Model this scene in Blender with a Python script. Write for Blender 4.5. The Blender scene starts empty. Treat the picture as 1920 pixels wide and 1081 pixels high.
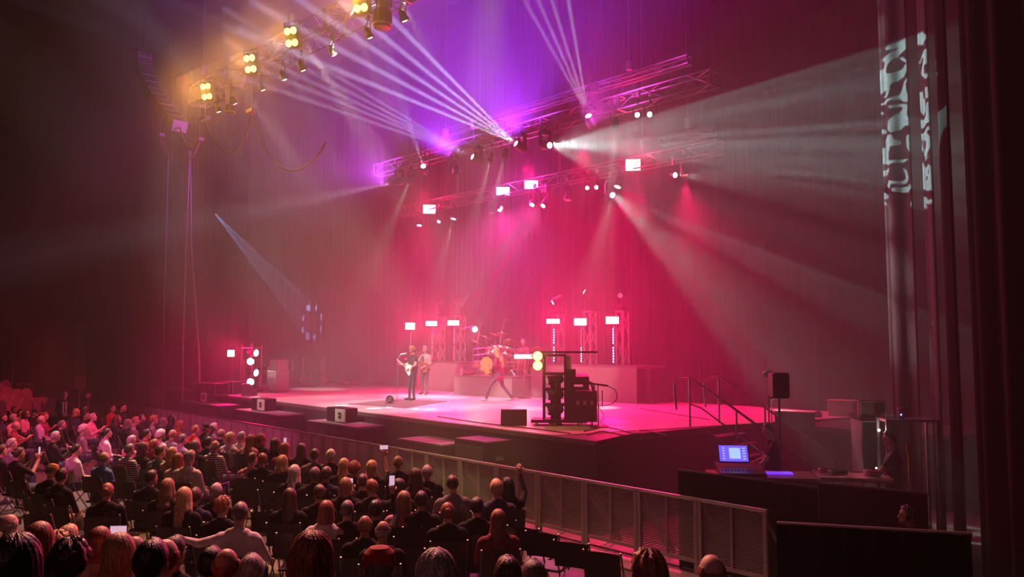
import bpy, bmesh, math, random
import numpy as np
from mathutils import Vector as V, Matrix, Euler
random.seed(7)
PI = math.pi
SC = bpy.context.scene
COL = SC.collection
# ---------------------------------------------------------------- camera
FPX, HC = 1500.0, 3.25
YAW, PIT = math.radians(46), math.atan(110 / 1500)
cam_d = bpy.data.cameras.new('camera'); cam = bpy.data.objects.new('camera', cam_d); COL.objects.link(cam)
cam.location = (0, 0, HC); cam.rotation_euler = (PI / 2 + PIT, 0, YAW)
cam_d.sensor_width = 36; cam_d.lens = FPX / 1920 * 36; cam_d.clip_end = 300; cam_d.clip_start = 0.05
SC.camera = cam
SC.view_settings.view_transform = 'Standard'; SC.view_settings.look = 'None'
SC.view_settings.exposure = -0.10; SC.view_settings.gamma = 1; SC.view_settings.use_curve_mapping = False
cy = SC.cycles
cy.use_denoising = True; cy.denoiser = 'OPENIMAGEDENOISE'
cy.max_bounces = 4; cy.diffuse_bounces = 1; cy.glossy_bounces = 1; cy.transmission_bounces = 1
cy.volume_bounces = 0; cy.transparent_max_bounces = 8
cy.sample_clamp_indirect = 2.0; cy.sample_clamp_direct = 0
cy.caustics_reflective = False; cy.caustics_refractive = False
cy.use_light_tree = True
cy.use_adaptive_sampling = True; cy.adaptive_threshold = 0.03
W = bpy.data.worlds.new('arena_dark'); SC.world = W; W.use_nodes = True
W.node_tree.nodes['Background'].inputs[0].default_value = (.35, .12, .2, 1)
W.node_tree.nodes['Background'].inputs[1].default_value = 0.010

# measured sight lines turned into real places in the hall (metres)
_fh = (-math.sin(YAW), math.cos(YAW)); _r = (math.cos(YAW), math.sin(YAW))
def _ray(u, v):
    a = u - 960; b = 540.5 - v; c = math.cos(PIT); s = math.sin(PIT); h = FPX * c - b * s
    return (_fh[0] * h + _r[0] * a, _fh[1] * h + _r[1] * a, FPX * s + b * c)
def PY(u, v, Y): d = _ray(u, v); t = Y / d[1]; return V((d[0] * t, Y, HC + d[2] * t))
def PX(u, v, X): d = _ray(u, v); t = X / d[0]; return V((X, d[1] * t, HC + d[2] * t))
def PZ(u, v, z): d = _ray(u, v); t = (z - HC) / d[2]; return V((d[0] * t, d[1] * t, z))
def PD(u, v, D): d = _ray(u, v); t = D / math.hypot(d[0], d[1]); return V((d[0] * t, d[1] * t, HC + d[2] * t))

KP = 1.0
def spot(name, loc, tgt, power, angle, color, blend=.25, radius=.05):
    l = bpy.data.lights.new(name, 'SPOT'); l.energy = power * KP; l.color = color
    l.spot_size = math.radians(angle); l.spot_blend = blend; l.shadow_soft_size = radius
    o = bpy.data.objects.new(name, l); COL.objects.link(o); o.location = loc
    o.rotation_euler = (V(tgt) - V(loc)).to_track_quat('-Z', 'Y').to_euler()
    return o
def point(name, loc, power, color, radius=.1):
    l = bpy.data.lights.new(name, 'POINT'); l.energy = power * KP; l.color = color; l.shadow_soft_size = radius
    o = bpy.data.objects.new(name, l); COL.objects.link(o); o.location = loc; return o

WHITE = (1, .95, .88); ICE = (.62, .66, 1.0); GREENW = (.78, 1, .9); RED = (1, .002, .11); MAG = (1, .03, .55)
PURP = (.34, .03, .95); AMB = (1, .42, .06); PINK = (1, .16, .3); COOL = (.85, .95, 1)
HS = 1.5                                    # stage height
YA, YB, YC = 11.0, 16.5, 20.0               # the three flown trusses
# ---------------------------------------------------------------- stage wash
# colour washes added near the flown fixtures to tint haze and deck, several without a body
def wash(name, u, v, Y, tgt, p, ang, col, blend=.8): spot(name, PY(u, v, Y) + (V((0, -.9, -.3)) if name[0] == 'p' else V((0, 0, -.35))), tgt, p, ang, col, blend, .12)
WASHES = [
 # name, u, v, Y, target, power, angle, colour
 ('red_wash', 1090, 245, YB, (-11.0, 13.5, 1.5), 3400, 46, RED),
 ('red_wash', 985, 290, YB, (-12.0, 16.5, 1.5), 3300, 62, RED),
 ('red_wash', 800, 335, YB, (-28, 17.5, 1.5), 1300, 66, RED),
 ('red_wash', 1187, 325, YC, (-14, 17, 1.5), 2700, 85, RED),
 ('red_wash', 1280, 330, YC, (-12.0, 20.0, 3), 1800, 100, RED),
 ('red_wash', 805, 405, YC, (-26, 17.5, 2), 1700, 100, RED),
 ('magenta_wash', 943, 370, YC, (-21.5, 18, 2), 4200, 120, (1, .05, .40)),
 ('magenta_wash', 996, 358, YC, (-18.5, 18, 2), 4200, 120, (1, .05, .40)),
 ('purple_wash', 880, 285, YB, (-21, 15, 18), 6800, 130, PURP),
 ('purple_wash', 1000, 250, YB, (-16, 15, 18), 7500, 130, PURP),
 ('purple_wash', 1150, 228, YB, (-10, 15, 18), 2600, 120, (.55, .03, .45)),
 ('purple_wash', 760, 330, YB, (-29, 15, 15), 5500, 120, (.45, .05, .7)),
]
for n, u, v, Y, t, p, a, c in WASHES: wash(n, u, v, Y, t, p, a, c)
# unseen front spots added to brighten the deck, the barrier and the audience

for loc_, tgt_, p_, a_, c_ in [((-17, -1, 17), (-19.8, 15.0, 1.5), 36000, 17, (1, .78, .66)), ((-27, -1, 17), (-23.5, 15.0, 1.5), 17000, 16, (1, .80, .74)), ((-12, -1, 17), (-15.8, 14.6, 1.5), 13000, 16, (1, .46, .36)),
                          ((-10, -8, 9), (-24, 11, .6), 12000, 24, (1, .10, .32)), ((2, -10, 11), (-11, 6, .8), 380, 60, (1, .35, .42))]:
    spot('added_front_fill', loc_, tgt_, p_, a_, c_, .6, .3)
for x_, tgt_, p_, a_, c_ in [(-31.9, (-39.5, 8.6, .6), 5200, 42, (1, .03, .08)), (-19, (-12, 4, 1), 7500, 70, (1, .36, .22)), (-22, (-24, 5.5, 1), 6500, 66, (1, .06, .16)), (-12, (-7, 3, 1), 6200, 80, (1, .26, .30)), (-22, (-19, 6.5, 1), 5500, 32, (1, .85, .75)), (-9.5, (-12.6, 10.7, .5), 6500, 20, (1, .74, .30))]:
    spot('added_audience_fill', (x_, 8.7 if x_ > -30 else 3.5, 11.0 if x_ > -30 else 8), tgt_, p_, a_, c_, .8, .2)  # bodiless spots added to light the audience, red seats and barrier
for x_, tgt_, p_, a_ in [(-18, (-20.9, 16.0, 2.4), 9000, 9), (-20.5, (-23.4, 18.4, 2.4), 9000, 9), (-17, (-19.6, 18.3, 2.4), 11000, 10), (-19.3, (-21.6, 20.6, 3.0), 16000, 13), (-23.5, (-25.4, 20.6, 2.6), 8000, 12), (-15, (-17.4, 20.4, 2.6), 7000, 14)]:
    spot('added_band_key', (x_, YA - .3, 11.6), tgt_, p_ * .6, a_, (1, .86, .74), .5, .06)  # white spots without fixtures, added to brighten band and risers
# ---------------------------------------------------------------- helpers
def lin(c):
    return tuple(pow(x / 255, 2.2) for x in c)
_M = {}
def mat(name, col, rough=.6, metal=0, noise=.12, scale=6, bump=.0, spec=.5, emit=None, es=0, alpha=1, trans=0):
    if name in _M: return _M[name]
    m = bpy.data.materials.new(name); m.use_nodes = True; nt = m.node_tree; b = nt.nodes['Principled BSDF']
    b.inputs['Roughness'].default_value = rough; b.inputs['Metallic'].default_value = metal
    b.inputs['Specular IOR Level'].default_value = spec
    if noise > 0:
        tc = nt.nodes.new('ShaderNodeTexCoord'); n = nt.nodes.new('ShaderNodeTexNoise'); n.inputs['Scale'].default_value = scale
        n.inputs['Detail'].default_value = 3
        nt.links.new(tc.outputs['Object'], n.inputs['Vector'])
        r = nt.nodes.new('ShaderNodeValToRGB')
        r.color_ramp.elements[0].position = .3; r.color_ramp.elements[1].position = .7
        r.color_ramp.elements[0].color = (*[x * (1 - noise) for x in col], 1)
        r.color_ramp.elements[1].color = (*[min(1, x * (1 + noise)) for x in col], 1)
        nt.links.new(n.outputs['Fac'], r.inputs['Fac']); nt.links.new(r.outputs['Color'], b.inputs['Base Color'])
        if bump > 0:
            bp = nt.nodes.new('ShaderNodeBump'); bp.inputs['Strength'].default_value = bump; bp.inputs['Distance'].default_value = .02
            nt.links.new(n.outputs['Fac'], bp.inputs['Height']); nt.links.new(bp.outputs['Normal'], b.inputs['Normal'])
    else: b.inputs['Base Color'].default_value = (*col, 1)
    if emit:
        b.inputs['Emission Color'].default_value = (*emit, 1); b.inputs['Emission Strength'].default_value = es
        m.cycles.emission_sampling = 'NONE'
    b.inputs['Alpha'].default_value = alpha
    _M[name] = m; return m
class G:
    """collects shapes, then builds ONE mesh object"""
    def __init__(s): s.v = []; s.f = []; s.m = []; s.mi = 0; s.X = None
    def add(s, vs, fs):
        n = len(s.v)
        s.v += [tuple(s.X @ V(p)) if s.X is not None else tuple(p) for p in vs]
        s.f += [tuple(i + n for i in f) for f in fs]; s.m += [s.mi] * len(fs); return s
    def box(s, c, d, M=None):
        x, y, z = [a / 2 for a in d]; c = V(c)
        p = [V(q) for q in ((-x,-y,-z),(x,-y,-z),(x,y,-z),(-x,y,-z),(-x,-y,z),(x,-y,z),(x,y,z),(-x,y,z))]
        if M is not None: p = [M @ q for q in p]
        return s.add([q + c for q in p], [(0,3,2,1),(4,5,6,7),(0,1,5,4),(1,2,6,5),(2,3,7,6),(3,0,4,7)])
    def bbox(s, c, d, b=.01, M=None):
        """box with chamfered edges"""
        x, y, z = [a / 2 for a in d]; c = V(c); b = min(b, x * .9, y * .9, z * .9)
        vs = []; fs = []
        for sx in (-1, 1):
            for sy in (-1, 1):
                for sz in (-1, 1):
                    vs += [V((sx * (x - b), sy * (y - b), sz * z)), V((sx * (x - b), sy * y, sz * (z - b))), V((sx * x, sy * (y - b), sz * (z - b)))]
        I = lambda sx, sy, sz, k: ((sx * 4 + sy * 2 + sz) * 3 + k)
        for a in (0, 1):
            q = [I(0,0,a,0), I(1,0,a,0), I(1,1,a,0), I(0,1,a,0)]; fs.append(q if a else q[::-1])
            q = [I(0,a,0,1), I(1,a,0,1), I(1,a,1,1), I(0,a,1,1)]; fs.append(q[::-1] if a else q)
            q = [I(a,0,0,2), I(a,1,0,2), I(a,1,1,2), I(a,0,1,2)]; fs.append(q if a else q[::-1])
        for p in (0, 1):
            for q in (0, 1):
                fs.append([I(0,p,q,0), I(1,p,q,0), I(1,p,q,1), I(0,p,q,1)])
                fs.append([I(p,0,q,0), I(p,1,q,0), I(p,1,q,2), I(p,0,q,2)])
                fs.append([I(p,q,0,1), I(p,q,1,1), I(p,q,1,2), I(p,q,0,2)])
                for r_ in (0, 1): fs.append([I(p,q,r_,0), I(p,q,r_,1), I(p,q,r_,2)])
        if M is not None: vs = [M @ q for q in vs]
        return s.add([q + c for q in vs], fs)
    def tube(s, pts, r, n=6, cap=True):
        pts = [V(p) for p in pts]; rs = r if isinstance(r, (list, tuple)) else [r] * len(pts)
        vs = []; fs = []; up = None
        for i, p in enumerate(pts):
            t = (pts[min(i + 1, len(pts) - 1)] - pts[max(i - 1, 0)])
            t = t.normalized() if t.length > 1e-9 else V((0, 0, 1))
            if up is None: up = V((0, 0, 1)) if abs(t.z) < .9 else V((1, 0, 0))
            a = t.cross(up)
            a = a.normalized() if a.length > 1e-6 else t.orthogonal().normalized()
            b = a.cross(t).normalized(); up = b
            for k in range(n):
                w = 2 * PI * k / n; vs.append(p + (a * math.cos(w) + b * math.sin(w)) * rs[i])
        for i in range(len(pts) - 1):
            for k in range(n):
                fs.append((i * n + k, i * n + (k + 1) % n, (i + 1) * n + (k + 1) % n, (i + 1) * n + k))
        if cap: fs.append(tuple(range(n))[::-1]); fs.append(tuple((len(pts) - 1) * n + k for k in range(n)))
        return s.add(vs, fs)
    def lathe(s, c, prof, n=16, M=None):
        vs = []; fs = []; c = V(c)
        for r, z in prof:
            for k in range(n):
                w = 2 * PI * k / n; q = V((r * math.cos(w), r * math.sin(w), z)); vs.append((M @ q if M is not None else q) + c)
        for i in range(len(prof) - 1):
            for k in range(n): fs.append((i * n + k, i * n + (k + 1) % n, (i + 1) * n + (k + 1) % n, (i + 1) * n + k))
        if prof[0][0] > 1e-5: fs.append(tuple(range(n))[::-1])
        if prof[-1][0] > 1e-5: fs.append(tuple((len(prof) - 1) * n + k for k in range(n)))
        return s.add(vs, fs)
    def sph(s, c, r, n=12, m=8, M=None):
        r = r if isinstance(r, (tuple, list)) else (r, r, r); c = V(c); vs = []; fs = []
        vs.append(V((0, 0, -r[2])))
        for i in range(1, m):
            a = -PI / 2 + PI * i / m
            for k in range(n):
                w = 2 * PI * k / n; vs.append(V((r[0] * math.cos(a) * math.cos(w), r[1] * math.cos(a) * math.sin(w), r[2] * math.sin(a))))
        vs.append(V((0, 0, r[2]))); L = len(vs) - 1
        for k in range(n):
            fs.append((0, 1 + (k + 1) % n, 1 + k)); fs.append((L, L - n + k, L - n + (k + 1) % n))
        for i in range(m - 2):
            for k in range(n): fs.append((1 + i * n + k, 1 + i * n + (k + 1) % n, 1 + (i + 1) * n + (k + 1) % n, 1 + (i + 1) * n + k))
        if M is not None: vs = [M @ q for q in vs]
        return s.add([q + c for q in vs], fs)
    def prism(s, poly, axis, a, b):
        """poly: 2-D outline, extruded along axis ('x','y','z') from a to b"""
        f = {'x': lambda p, t: (t, p[0], p[1]), 'y': lambda p, t: (p[0], t, p[1]), 'z': lambda p, t: (p[0], p[1], t)}[axis]
        n = len(poly); vs = [f(p, a) for p in poly] + [f(p, b) for p in poly]
        fs = [tuple(range(n))[::-1], tuple(range(n, 2 * n))] + [(i, (i + 1) % n, n + (i + 1) % n, n + i) for i in range(n)]
        return s.add(vs, fs)
    def build(s, name, mats, parent=None, smooth=False):
        me = bpy.data.meshes.new(name); me.from_pydata(s.v, [], s.f)
        mats = mats if isinstance(mats, (list, tuple)) else [mats]
        for m in mats: me.materials.append(m)
        if len(mats) > 1: me.polygons.foreach_set('material_index', s.m)
        if smooth: me.polygons.foreach_set('use_smooth', [True] * len(me.polygons))
        bm = bmesh.new(); bm.from_mesh(me); bmesh.ops.recalc_face_normals(bm, faces=bm.faces); bm.to_mesh(me); bm.free()
        o = bpy.data.objects.new(name, me); COL.objects.link(o)
        if parent is not None: o.parent = parent
        return o
def tag(o, label, cat, group=None, kind=None):
    o['label'] = label; o['category'] = cat
    if group: o['group'] = group
    if kind: o['kind'] = kind
    return o
def thing(name, label, cat, loc=(0, 0, 0), rz=0, group=None, rot=None):
    o = bpy.data.objects.new(name, None); COL.objects.link(o); o.location = loc; o.empty_display_size = .2
    o.rotation_euler = rot if rot is not None else (0, 0, rz)
    return tag(o, label, cat, group)
def struct(o): o['kind'] = 'structure'; return o
KIDS = {}
def copy_tree(o, parent=None):
    c = o.copy(); COL.objects.link(c)
    if parent is not None: c.parent = parent
    for ch in o.children: copy_tree(ch, c)
    return c
def again(proto, loc, rz, label=None, group=None):
    c = copy_tree(proto); c.location = loc; c.rotation_euler = (0, 0, rz)
    if label: c['label'] = label
    if group: c['group'] = group
    return c
def RX(a): return Matrix.Rotation(a, 3, 'X')
def RY(a): return Matrix.Rotation(a, 3, 'Y')
def RZ(a): return Matrix.Rotation(a, 3, 'Z')

blk = mat('black_powder_coat', (.012, .011, .012), .5)
blkfab = mat('black_drape_fabric', (.006, .005, .006), .95, noise=.3, scale=30, spec=.1)
steel = mat('brushed_steel', (.45, .43, .42), .35, .9)
alu = mat('aluminium_tube', (.62, .60, .58), .32, .9)
dalu = mat('dull_aluminium', (.30, .29, .29), .5, .8)
dpl = mat('dark_plastic', (.02, .02, .022), .45)
cable = mat('rubber_cable', (.015, .014, .015), .6, noise=0)
rub = mat('caster_rubber', (.03, .03, .03), .8, noise=0)
woodk = mat('painted_ply', (.02, .018, .018), .6, noise=.2)

# ---------------------------------------------------------------- the hall
g = G(); g.box((-28, 12, -.1), (76, 60, .2)); fl = struct(g.build('floor', mat('arena_concrete', (.10, .09, .085), .55, noise=.25, scale=1.5)))
g = G(); g.box((-28, 12, 18.6), (76, 60, .2)); struct(g.build('ceiling', mat('dark_ceiling', (.02, .02, .02), .9)))
wm = mat('dark_wall', (.03, .026, .027), .85, noise=.2, scale=.7)
g = G(); g.box((-62, 12, 9.2), (.3, 60, 18.6)); struct(g.build('wall_left', wm))
g = G(); g.box((-28, 30, 9.2), (68, .3, 18.6)); struct(g.build('wall_back', wm))
g = G(); g.box((7, 12, 9.2), (.3, 60, 18.6)); struct(g.build('wall_right', wm))
g = G(); g.box((-28, -16, 9.2), (68, .3, 18.6)); struct(g.build('wall_front', wm))

def drape(name, A, B, z0, z1, label, pleat=.16, depth=.10, m=None, seed=1, group=None):
    """cloth hung in pleats between plan points A and B"""
    rnd = random.Random(seed); A = V(A); B = V(B); L = (B - A).length; t = (B - A) / L; nrm = V((-t.y, t.x))
    xs = []; s = 0; vals = []
    n = int(L / .06) + 2; ph = 0
    wl = pleat * 2
    g = G(); vs = []; rows = 5
    prof = []
    for i in range(n):
        s = L * i / (n - 1); ph += .06 / wl * 2 * PI * rnd.uniform(.5, 1.5)
        prof.append((s, depth * (math.sin(ph) * .6 + .4 * math.sin(ph * .37 + 1))))
    for j in range(rows):
        z = z0 + (z1 - z0) * j / (rows - 1); k = 1.15 - .35 * j / (rows - 1)
        for s, d in prof:
            p = A + t * s + nrm * d * k; vs.append((p.x, p.y, z))
    fs = [(j * n + i, j * n + i + 1, (j + 1) * n + i + 1, (j + 1) * n + i) for j in range(rows - 1) for i in range(n - 1)]
    g.add(vs, fs); o = g.build(name, m or blkfab, None, True); so = o.modifiers.new('s', 'SOLIDIFY'); so.thickness = .01
    tag(o, label, 'curtain', group); return o
velv = mat('black_velour', (.006, .0052, .006), .9, noise=.25, scale=12, spec=.1)
grc = mat('light_pattern_velour', (.10, .09, .094), .9, noise=.2, scale=12, spec=.1)  # black velour lightened in colour so the thrown light pattern shows
g0 = PY(1655, 600, 22.0)
drape('backdrop_curtain', (-30.5, 22.2), (g0.x, 22.0), HS + .01, 18.49, 'tall pleated black backdrop curtain behind the risers, right of the stage centre', m=velv, seed=3)
drape('backdrop_curtain', (-46, 22.4), (-30.6, 22.3), HS + .01, 18.49, 'black backdrop curtain with a ring of blue light dots on it', m=mat('lightened_velour', (.05, .042, .05), .9, noise=.25, scale=12, spec=.1), seed=4)  # colour raised above the black velour to make the blue dots visible
a = PD(1663, 600, 16.3); b = PD(1724, 600, 15.7)
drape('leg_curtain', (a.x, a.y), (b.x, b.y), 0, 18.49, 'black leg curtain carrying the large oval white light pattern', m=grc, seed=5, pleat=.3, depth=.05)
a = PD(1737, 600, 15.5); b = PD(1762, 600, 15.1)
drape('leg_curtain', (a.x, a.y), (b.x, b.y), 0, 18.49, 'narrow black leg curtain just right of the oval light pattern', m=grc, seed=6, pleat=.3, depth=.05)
a = PD(1768, 600, 14.5); b = PD(1800, 600, 13.6)
drape('leg_curtain', (a.x, a.y), (b.x, b.y), 0, 18.49, 'black leg curtain with one thin bright vertical edge at the far right', m=velv, seed=8, pleat=.3, depth=.10)
a = PD(1812, 600, 12.6); b = PD(1990, 600, 11.0)
drape('masking_curtain', (a.x, a.y), (b.x, b.y), 0, 18.49, 'unlit black masking curtain at the right edge of the hall', m=blkfab, seed=9, pleat=.3)
a = PY(462, 600, 18.2); b = PY(314, 600, 17.0)
drape('leg_curtain', (b.x, b.y), (a.x, a.y), 0, 18.49, 'dark leg curtain left of the stage behind the hanging cable loops', m=velv, seed=10, pleat=.3)
a = PY(312, 600, 15.0)
drape('masking_curtain', (-61.5, 15.3), (a.x, a.y), 0, 18.49, 'wide unlit masking curtain behind the red seats, left of the stage', m=velv, seed=11, pleat=.3)

# ---------------------------------------------------------------- stage
FL, FR = V((-36.0, 13.5)), V((-9.85, 11.75))      # front edge of the deck in plan
CR1 = V((-10.15, 12.95)); CR2 = V((-9.75, 16.4)); CR3 = V((-8.2, 22))
stage = thing('stage', 'raised concert stage with pale deck panels and black skirt', 'stage', (0, 0, 0))
deck = mat('stage_deck_lino', (.66, .60, .56), .36, noise=.10, scale=2.0, spec=.5)
edge = [FL, FR, CR1, CR2, CR3, V((-36, 22))]
g = G(); g.prism([(p.x, p.y) for p in edge], 'z', HS - .14, HS - .012); g.build('deck_frame', woodk, stage)
fdir = (FR - FL).normalized(); fn = V((-fdir.y, fdir.x))
def inside(p):
    c = False; n = len(edge)
    for i in range(n):
        a, b = edge[i], edge[i - 1]
        if (a.y > p.y) != (b.y > p.y) and p.x < (b.x - a.x) * (p.y - a.y) / (b.y - a.y) + a.x: c = not c
    return c
pw, pd = 2.44, 1.22
def clip(poly):
    for i in range(len(edge)):
        a, b = edge[i], edge[(i + 1) % len(edge)]
        # keep the side the polygon's inside lies on (edge list is counter-clockwise; one corner is slightly concave)
        if i in (1, 2): continue
        out = []
        for k in range(len(poly)):
            p, q = poly[k - 1], poly[k]
            sp = (b - a).cross(p - a); sq = (b - a).cross(q - a)
            if (sp >= 0) != (sq >= 0): out.append(p + (q - p) * (sp / (sp - sq)))
            if sq >= 0: out.append(q)
        poly = out
        if len(poly) < 3: return []
    return poly
def area(poly): return abs(sum(poly[i - 1].cross(poly[i]) for i in range(len(poly)))) / 2
for i in range(12):
    for j in range(8):
        o0 = FL + fdir * (i * pw) + fn * (j * pd)
        q = [o0 + fdir * .006 + fn * .006, o0 + fdir * (pw - .006) + fn * .006, o0 + fdir * (pw - .006) + fn * (pd - .006), o0 + fdir * .006 + fn * (pd - .006)]
        # the right-hand side of the deck is cut along the chamfer
        lim = lambda p: p.x - (FR.x if p.y < 13 else (CR1.x + (p.y - 12.95) * .116 if p.y < 16.4 else CR2.x + (p.y - 16.4) * .277))
        q2 = [p if lim(p) <= 0 else V((p.x - lim(p), p.y)) for p in q]
        q2 = clip(q2)
        if len(q2) < 3 or area(q2) < .05: continue
        g = G(); g.prism([(p.x, p.y) for p in q2], 'z', HS - .012, HS + random.uniform(0, .0015)); g.build('deck_panel', deck, stage)
g = G()
L = (FR - FL).length; n = int(L / .09)
vs = []
for z in (0, HS - .05):
    for i in range(n + 1):
        p = FL + fdir * (L * i / n) - fn * (.03 + .012 * math.sin(i * 1.9)); vs.append((p.x, p.y, z))
g.add(vs, [(i, i + 1, n + 2 + i, n + 1 + i) for i in range(n)])
g.build('front_skirt', mat('stage_skirt', (.012, .010, .011), .9, noise=.25, scale=8), stage, True)
g = G(); pts = [FR, CR1, CR2, CR3]
for a, b in zip(pts, pts[1:]): g.add([(a.x, a.y, 0), (b.x, b.y, 0), (b.x, b.y, HS - .05), (a.x, a.y, HS - .05)], [(0, 1, 2, 3)])
g.build('side_skirt', blkfab, stage)
g = G(); m_ = (FL + FR) / 2 - fn * .02
g.box((m_.x, m_.y, HS - .06), (L, .05, .09), RZ(math.atan2(fdir.y, fdir.x)))
g.build('edge_trim', mat('edge_trim', (.10, .08, .08), .4), stage)

# red-lit ramp plate beside the chamfered corner
# ---------------------------------------------------------------- haze over the stage
hm = bpy.data.materials.new('stage_haze'); hm.use_nodes = True; nt = hm.node_tree; nt.nodes.remove(nt.nodes['Principled BSDF'])
sv = nt.nodes.new('ShaderNodeVolumeScatter'); sv.inputs['Density'].default_value = .026; sv.inputs['Anisotropy'].default_value = .15
nt.links.new(sv.outputs[0], nt.nodes['Material Output'].inputs['Volume'])
g = G(); g.box((-31, 15.6, 8.6), (60, 13.2, 17.1)); hz = g.build('haze', hm)
hm2 = hm.copy(); hm2.name = 'house_haze'; [n for n in hm2.node_tree.nodes if n.type == 'VOLUME_SCATTER'][0].inputs['Density'].default_value = .002
g = G(); g.box((-31, 5.7, 8.6), (60, 6.58, 17.1)); hz2 = g.build('haze', hm2)
hz2['kind'] = 'stuff'; hz2['label'] = 'thin haze drifting over the seated audience'; hz2['category'] = 'haze'
hz['kind'] = 'stuff'; hz['label'] = 'theatrical haze hanging over the stage, lit by the beams'; hz['category'] = 'haze'
# ---------------------------------------------------------------- flown trusses
trm = mat('truss_dark', (.18, .16, .165), .4, .5)
def truss_section(L=3.0, s=.5, name='truss_section', parent=None, m=None):
    g = G(); h = s / 2
    for y in (-h, h):
        for z in (-h, h): g.tube([(0, y, z), (L, y, z)], .026, 6)
    n = max(2, int(L / .6)); st = L / n
    for i in range(n):
        a, b = i * st, (i + 1) * st
        if i % 2: a, b = b, a
        for y in (-h, h): g.tube([(a, y, -h), (b, y, h)], .014, 4, False)
        for z in (-h, h): g.tube([(a, -h, z), (b, h, z)], .014, 4, False)
    for x in (0.02, L - .02):
        for y in (-h, h): g.box((x, y, 0), (.03, .04, s))
        for z in (-h, h): g.box((x, 0, z), (.03, s, .04))
    return g.build(name, m or trm, parent)
TRZ = []
def truss(label, x0, x1, Y, z, s, group='flown lighting trusses', ang=0):
    t = thing('lighting_truss', label, 'truss', (x0, Y + s / 2, z), ang, group); TRZ.append((Y, z - s / 2, x0, x1)) if s > .3 else 0; L = x1 - x0; n = max(1, round(L / 3)); sl = L / n
    a = truss_section(sl, s, 'truss_section', t); a.location = (0, 0, 0)
    for i in range(1, n):
        c = a.copy(); COL.objects.link(c); c.location = (i * sl, 0, 0)
    return t
ZA = PY(530, 140, YA).z; ZB = PY(935, 288, YB).z; ZC = PY(1000, 380, YC).z
def XA(u, Y, z):                      # x of the place on the line (Y, z) seen at column u
    lo, hi = -70.0, 10.0
    c, s = math.cos(PIT), math.sin(PIT)
    for _ in range(50):
        m = (lo + hi) / 2
        r_ = m * _r[0] + Y * _r[1]; f_ = (m * _fh[0] + Y * _fh[1]) * c + (z - HC) * s
        uu = 960 + FPX * r_ / f_ if f_ > .1 else 5000
        if uu < u: lo = m
        else: hi = m
    return (lo + hi) / 2
truss('front lighting truss carrying the amber blinders, high over the barrier', XA(352, YA, ZA), -6.5, YA, ZA + .95, .62)
truss('middle lighting truss with the wide white light fan', XA(700, YB, ZB), XA(1335, YB, ZB), YB, ZB + .58, .38)
truss('rear lighting truss carrying the red and magenta strobes', XA(745, YC, ZC), XA(1345, YC, ZC), YC, ZC + .70, .38)
a = PY(830, 238, 17.7); b = PY(1290, 124, 17.7)
truss('slim upper truss above the middle lighting truss', a.x, b.x, 17.7, (a.z + b.z) / 2, .22)
x2a, x2b, z2 = a.x, b.x, (a.z + b.z) / 2
a = PY(1235, 268, 18.5); b = PY(1335, 240, 18.5)
truss('short stub truss at the right, above the rear red strobe', a.x, b.x, 18.5, (a.z + b.z) / 2, .22)
# hoist lines
for u, v0, Y, z, w in [(380, 40, YA, ZA + 1.3, 'front truss by its left end'), (545, 20, YA, ZA + 1.3, 'front truss at the third amber blinder'), (836, 100, YB, ZB + .9, 'middle truss above the left gobo beams'), (888, 30, YB, ZB + .9, 'middle truss above the blue gobo light'), (1116, 60, YB, ZB + .9, 'middle truss by the upward beams'), (1205, 60, YC, ZC + 1, 'rear truss by the red strobe'), (900, 60, 17.92, z2 + .15, 'slim upper truss, first'), (1180, 60, 17.92, z2 + .15, 'slim upper truss, second'), (1290, 60, 18.72, PY(1285, 250, 18.5).z + .1, 'short stub truss')]:
    x = XA(u, Y, z); g = G()
    pts = [(x, Y, z - .1), (x, Y, 18.5)]; g.tube(pts, .012, 5)
    g.box((x, Y, z + .25), (.14, .12, .26)); tag(g.build('hoist_chain', dalu), 'chain hoist line holding the ' + w, 'hoist', 'hoist lines of the trusses')

# ---------------------------------------------------------------- fixtures
def lens_mat(name, col, s): return mat('lens_' + name, (.02, .02, .02), .3, noise=0, emit=col, es=s)
LW = lens_mat('white', (1, .97, .92), 14); LI = lens_mat('ice', (.75, .85, 1), 16); LR = lens_mat('red', (1, .02, .05), 4)
LA = lens_mat('amber', (1, .55, .12), 5); LM = lens_mat('magenta', (1, .35, .95), 9); LRS = lens_mat('red_strobe', (1, .26, .2), 11)
LG = lens_mat('greenish', (.85, 1, .85), 12); LD = lens_mat('dim', (.9, .25, .5), .5); LB = lens_mat('blue', (.25, .2, 1), 6)  # dim lens emits a faint pink glow
def aim(d): return V(d).to_track_quat('-Z', 'Y').to_euler()
PROTO = {}
def head_mesh(kind):
    """children meshes pointing down -Z"""
    if kind in PROTO: return PROTO[kind]
    out = []
    if kind == 'moving_head':
        g = G(); g.lathe((0, 0, 0), [(.0, .20), (.09, .19), (.13, .10), (.135, -.08), (.12, -.20), (.10, -.22), (.0, -.22)], 14); out.append(('head', g))
        g = G(); g.lathe((0, 0, -.222), [(.0, -.02), (.05, -.015), (.085, 0), (.0, .004)], 14); out.append(('lens', g))
    elif kind == 'par':
        g = G(); g.lathe((0, 0, 0), [(.0, .16), (.06, .155), (.10, .09), (.115, -.10), (.14, -.11), (.14, -.20), (.11, -.20), (.11, -.13), (.0, -.13)], 14); out.append(('can', g))
        g = G(); g.lathe((0, 0, -.17), [(.0, -.03), (.07, -.02), (.108, 0), (.0, .004)], 14); out.append(('lens', g))
    PROTO[kind] = out; return out
MESH = {}
def mbuild(key, name, g, m, parent, smooth=False):
    if key in MESH:
        o = bpy.data.objects.new(name, MESH[key]); COL.objects.link(o); o.parent = parent; return o
    o = g.build(name, m, parent, smooth); MESH[key] = o.data; return o
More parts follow.
